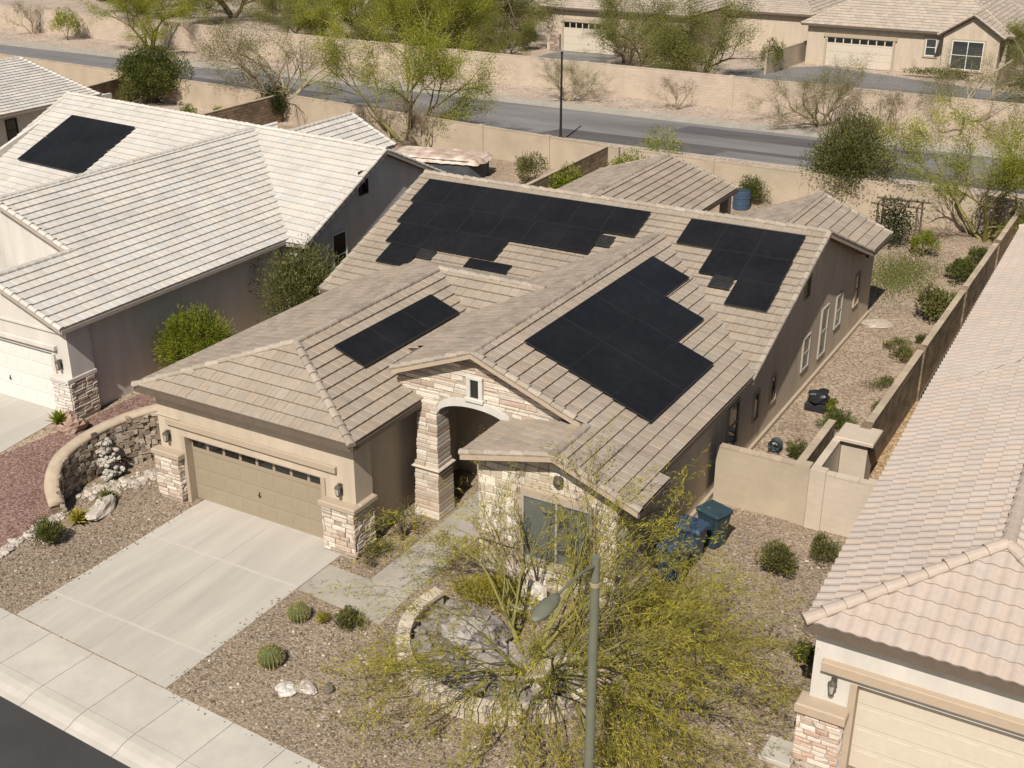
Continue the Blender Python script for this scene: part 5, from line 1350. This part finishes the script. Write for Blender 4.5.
B('bush', 'small rounded green shrub at the brown wall near the largest side yard bush', 'shrub', (15.9, 27.6, 0), (.5, .6, .7), 102, M['leaf_green'], 1000, (.07, .15), (.02, .04), clumps=14)
B('bush', 'low green weed patch in the middle of the side yard', 'weed', (15.0, 22.0, 0), (.6, .9, .3), 103, M['leaf_olive'], 900, (.07, .15), (.015, .03), clumps=14)
B('bush', 'thin weed patch at the brown wall level with the black bundle', 'weed', (15.9, 16.2, 0), (.45, .9, .35), 104, M['leaf_olive2'], 800, (.07, .15), (.015, .03), clumps=12)
B('bush', 'weedy green growth in the bed between garage wall and walkway', 'weed', (6.4, .1, 0), (.5, .7, .4), 105, M['leaf_olive'], 900, (.07, .15), (.01, .025), clumps=14)
B('hedge', 'clipped round green hedge at the road wall behind the blue drum', 'hedge', (3.2, 38.7, 0), (1.15, .6, 1.5), 81, M['leaf_green'], 4000, (.06, .12), (.03, .05), clumps=50)
B('bush', 'yellow flowering bush behind the rear patio roof', 'bush', (-3.6, 37.8, 0), (1.6, 1.0, 2.1), 82, M['leaf_bright'], 3000, (.1, .2), (.04, .07))
B('bush', 'lime green bush by the shaded side wall behind the tan house', 'bush', (-5.2, 33.4, 0), (.9, 1.9, 2.0), 83, M['leaf_bright'], 3200, (.1, .2), (.04, .07))
B('bush', 'dusty green bush on the left side of the shaded side wall', 'bush', (-9.0, 36.5, 0), (1.3, 1.2, 1.8), 84, M['leaf_olive'], 2400, (.1, .2), (.03, .06))
B('palo_verde_sapling', 'airy yellow sapling near the road wall behind the patio roof', 'shrub', (-3.3, 41.5, 0), (1.9, 1.2, 3.0), 85, M['leaf_lime'], 1500, (.12, .25), (.03, .05), clumps=30)
B('bush', 'pale green shrub right of the far left side wall', 'shrub', (-43.2, 39.0, 0), (1.0, 1.0, 2.6), 86, M['leaf_olive'], 1800, (.1, .22), (.03, .06))
B('bush', 'small lime shrub behind the cream ridge, left of two', 'shrub', (-36.0, 37.5, 0), (.9, .9, 1.8), 87, M['leaf_bright'], 1300, (.1, .2), (.04, .06))
B('bush', 'small lime shrub behind the cream ridge, right of two', 'shrub', (-34.2, 38.5, 0), (.8, .8, 1.6), 88, M['leaf_bright'], 1100, (.1, .2), (.04, .06))
B('bush', 'yellow green shrub second from left on the far verge', 'shrub', (-76.5, 62.8, 0), (1.9, 1.6, 3.2), 89, M['leaf_lime'], 2600, (.15, .3), (.04, .07), clumps=30)
B('bush', 'dark bush beside the stone pier of the far garage', 'bush', (-33.6, 79.5, 0), (1.7, 1.5, 2.4), 90, M['leaf_dark'], 1800, (.15, .3), (.06, .1))
B('bush', 'low hedge of shrubs under the far white framed window', 'bush', (3.6, 83.3, 0), (3.6, .6, .9), 91, M['leaf_olive'], 1800, (.12, .25), (.04, .07), clumps=30)
B('bush', 'wide olive shrub beyond the far wall at the right edge', 'shrub', (12.0, 76, 0), (2.4, 1.8, 2.6), 92, M['leaf_olive'], 2200, (.15, .3), (.05, .08))
B('bush', 'olive shrub on the far court left of the gabled house', 'shrub', (-9.8, 80, 0), (1.5, 1.5, 2.6), 93, M['leaf_olive'], 1700, (.15, .3), (.05, .08))
B('bush', 'wispy shrub shading the garage side in the entry bed', 'shrub', (6.55, 1.05, 0), (.45, .8, 1.2), 94, M['leaf_olive'], 800, (.08, .18), (.012, .025), clumps=14)
B('bush', 'low ground shrub in the bed between garage and walkway', 'shrub', (6.5, -.4, 0), (.35, .4, .35), 95, M['twig'], 400, (.06, .12), (.01, .02), clumps=10)
B('bush', 'flowering yellow shrub between planter and front window', 'shrub', (10.4, -.5, 0), (1.5, .95, .8), 96, M['leaf_pv'], 4200, (.07, .15), (.016, .03), clumps=34)
B('bush', 'yellow green shrub right of the front window behind the lamp', 'shrub', (14.3, .6, 0), (.8, .8, 1.3), 97, M['leaf_pv'], 2200, (.08, .18), (.015, .03), clumps=26)
barrel_cactus('round barrel cactus beside the walkway corner', (6.46, -3.3, 0), .25, 1)
barrel_cactus('round barrel cactus nearest the white lumpy rock', (7.05, -5.05, 0), .28, 2)
# agaves and succulents beside the driveway
def rosette(label, loc, n, L, w, m, seed, cat='agave'):
    t = thing('agave', label, cat, loc); mb = MB(); rg = random.Random(seed)
    for i in range(n):
        a = i * 2.399; e = R(20 + 60 * (i / n)); l = L * rg.uniform(.75, 1.1)
        d = V((math.cos(a) * math.cos(e), math.sin(a) * math.cos(e), math.sin(e))); s = V((-math.sin(a), math.cos(a), 0)); u = s.cross(d)
        p0 = V((0, 0, .05)); q = [(0, .6), (.35, 1), (.7, .7), (1, .02)]
        rings = [[p0 + d * l * f + s * w * k + V((0, 0, -.12 * l * f * f)), p0 + d * l * f - u * w * k * .35 + V((0, 0, -.12 * l * f * f)), p0 + d * l * f - s * w * k + V((0, 0, -.12 * l * f * f))] for f, k in q]
        g = rg.uniform(.2, .9); mb.loft(rings, (g, g, g), False, False)
    mb.build('leaves', m, t)
    return t
rosette('pale spiky agave beside the pale boulder near the driveway', (-1.95, -2.75, 0), 36, .5, .05, M['leaf_pv'], 1)
rosette('grey green agave behind the pale boulder near the driveway', (-2.2, -1.45, 0), 30, .42, .05, M['leaf_olive'], 2)
rosette('green spiky agave by the corner of the cream garage', (-7.05, 1.1, .25), 34, .55, .06, M['leaf_bright'], 3)
# lawn patch: nobody could count the blades
G = np.random.default_rng(12); n = 9000
C = np.stack([G.normal(12.9, .8, n), G.normal(30.8, 1.7, n), G.uniform(.0, .05, n)], 1)
D = G.normal(size=(n, 3)) * .5; D[:, 2] += 1
tag(leaf_cloud('grass', C, D, (.06, .12), (.02, .04), M['grass'], None, 13), 'patch of green grass in the back yard', 'grass', kind='stuff')
n = 900
C = np.stack([G.uniform(-2.2, 17.8, n), G.uniform(-6.3, 6.5, n), G.uniform(.0, .03, n)], 1)
C = C[~((C[:, 0] > .1) & (C[:, 0] < 5.7) & (C[:, 1] < 0))]; C = C[~((C[:, 0] > 5) & (C[:, 0] < 13.3) & (C[:, 1] > .9))]
n = 2600
q = np.stack([G.normal(13.0, 2.6, n), G.normal(-4.2, 1.6, n), G.uniform(.01, .03, n)], 1); q = q[(q[:, 1] > -6.9) & (q[:, 1] < .6)]
tag(leaf_cloud('leaf_litter', q, G.normal(size=(len(q), 3)) * np.array([1, 1, .15]), (.04, .1), (.015, .03), M['leaf_pv'], None, 14), 'fallen yellow leaves under the palo verde', 'leaf litter', kind='stuff')

# stray stones on the gravel and spilled over the slab edges
mb = MB(); rg = random.Random(77)
def stray(x, y, r, z=.01):
    g = rg.uniform(.55, 1.25); c = rg.choice(((.4, .32, .24), (.3, .23, .17), (.52, .45, .36), (.24, .18, .14)))
    rock_mesh(mb, (x, y, z + r * .3), r, rg.randrange(10 ** 6), tuple(q * g for q in c), (1.2, .9, .6), 4, 6)
for i in range(1500):
    x = rg.uniform(5.7, 18.2); y = rg.uniform(-7.2, .6)
    if y < -6.75 - .05 * (x - 5) or (x < 8.6 and y > -2.6) or (x > 9 and y > .5): continue
    if (x - 11.7) ** 2 + (y + 1.65) ** 2 < 9: continue
    stray(x, y, rg.uniform(.018, .045))
for i in range(420): stray(rg.uniform(-2.4, .15), rg.uniform(-6.4, -.6), rg.uniform(.018, .042))
for i in range(420): stray(rg.uniform(13.4, 17.9), rg.uniform(-1, 7.2), rg.uniform(.018, .045))
for i in range(160):
    t_ = rg.random(); d_ = abs(rg.gauss(0, .13))
    if i % 3 == 0: stray(5.57 - d_, -6.9 + 4.5 * t_, rg.uniform(.012, .028), .022)
    elif i % 3 == 1: stray(.22 + d_, -6.6 + 6 * t_, rg.uniform(.012, .028), .022)
    else: x_ = 5.8 + 11 * t_; stray(x_, -6.72 - .049 * x_ - d_ + .03, rg.uniform(.012, .028), .014)
tag(mb.build('stray_stones', M['rock']), 'loose stones scattered over the gravel and slab edges', 'stones', kind='stuff')
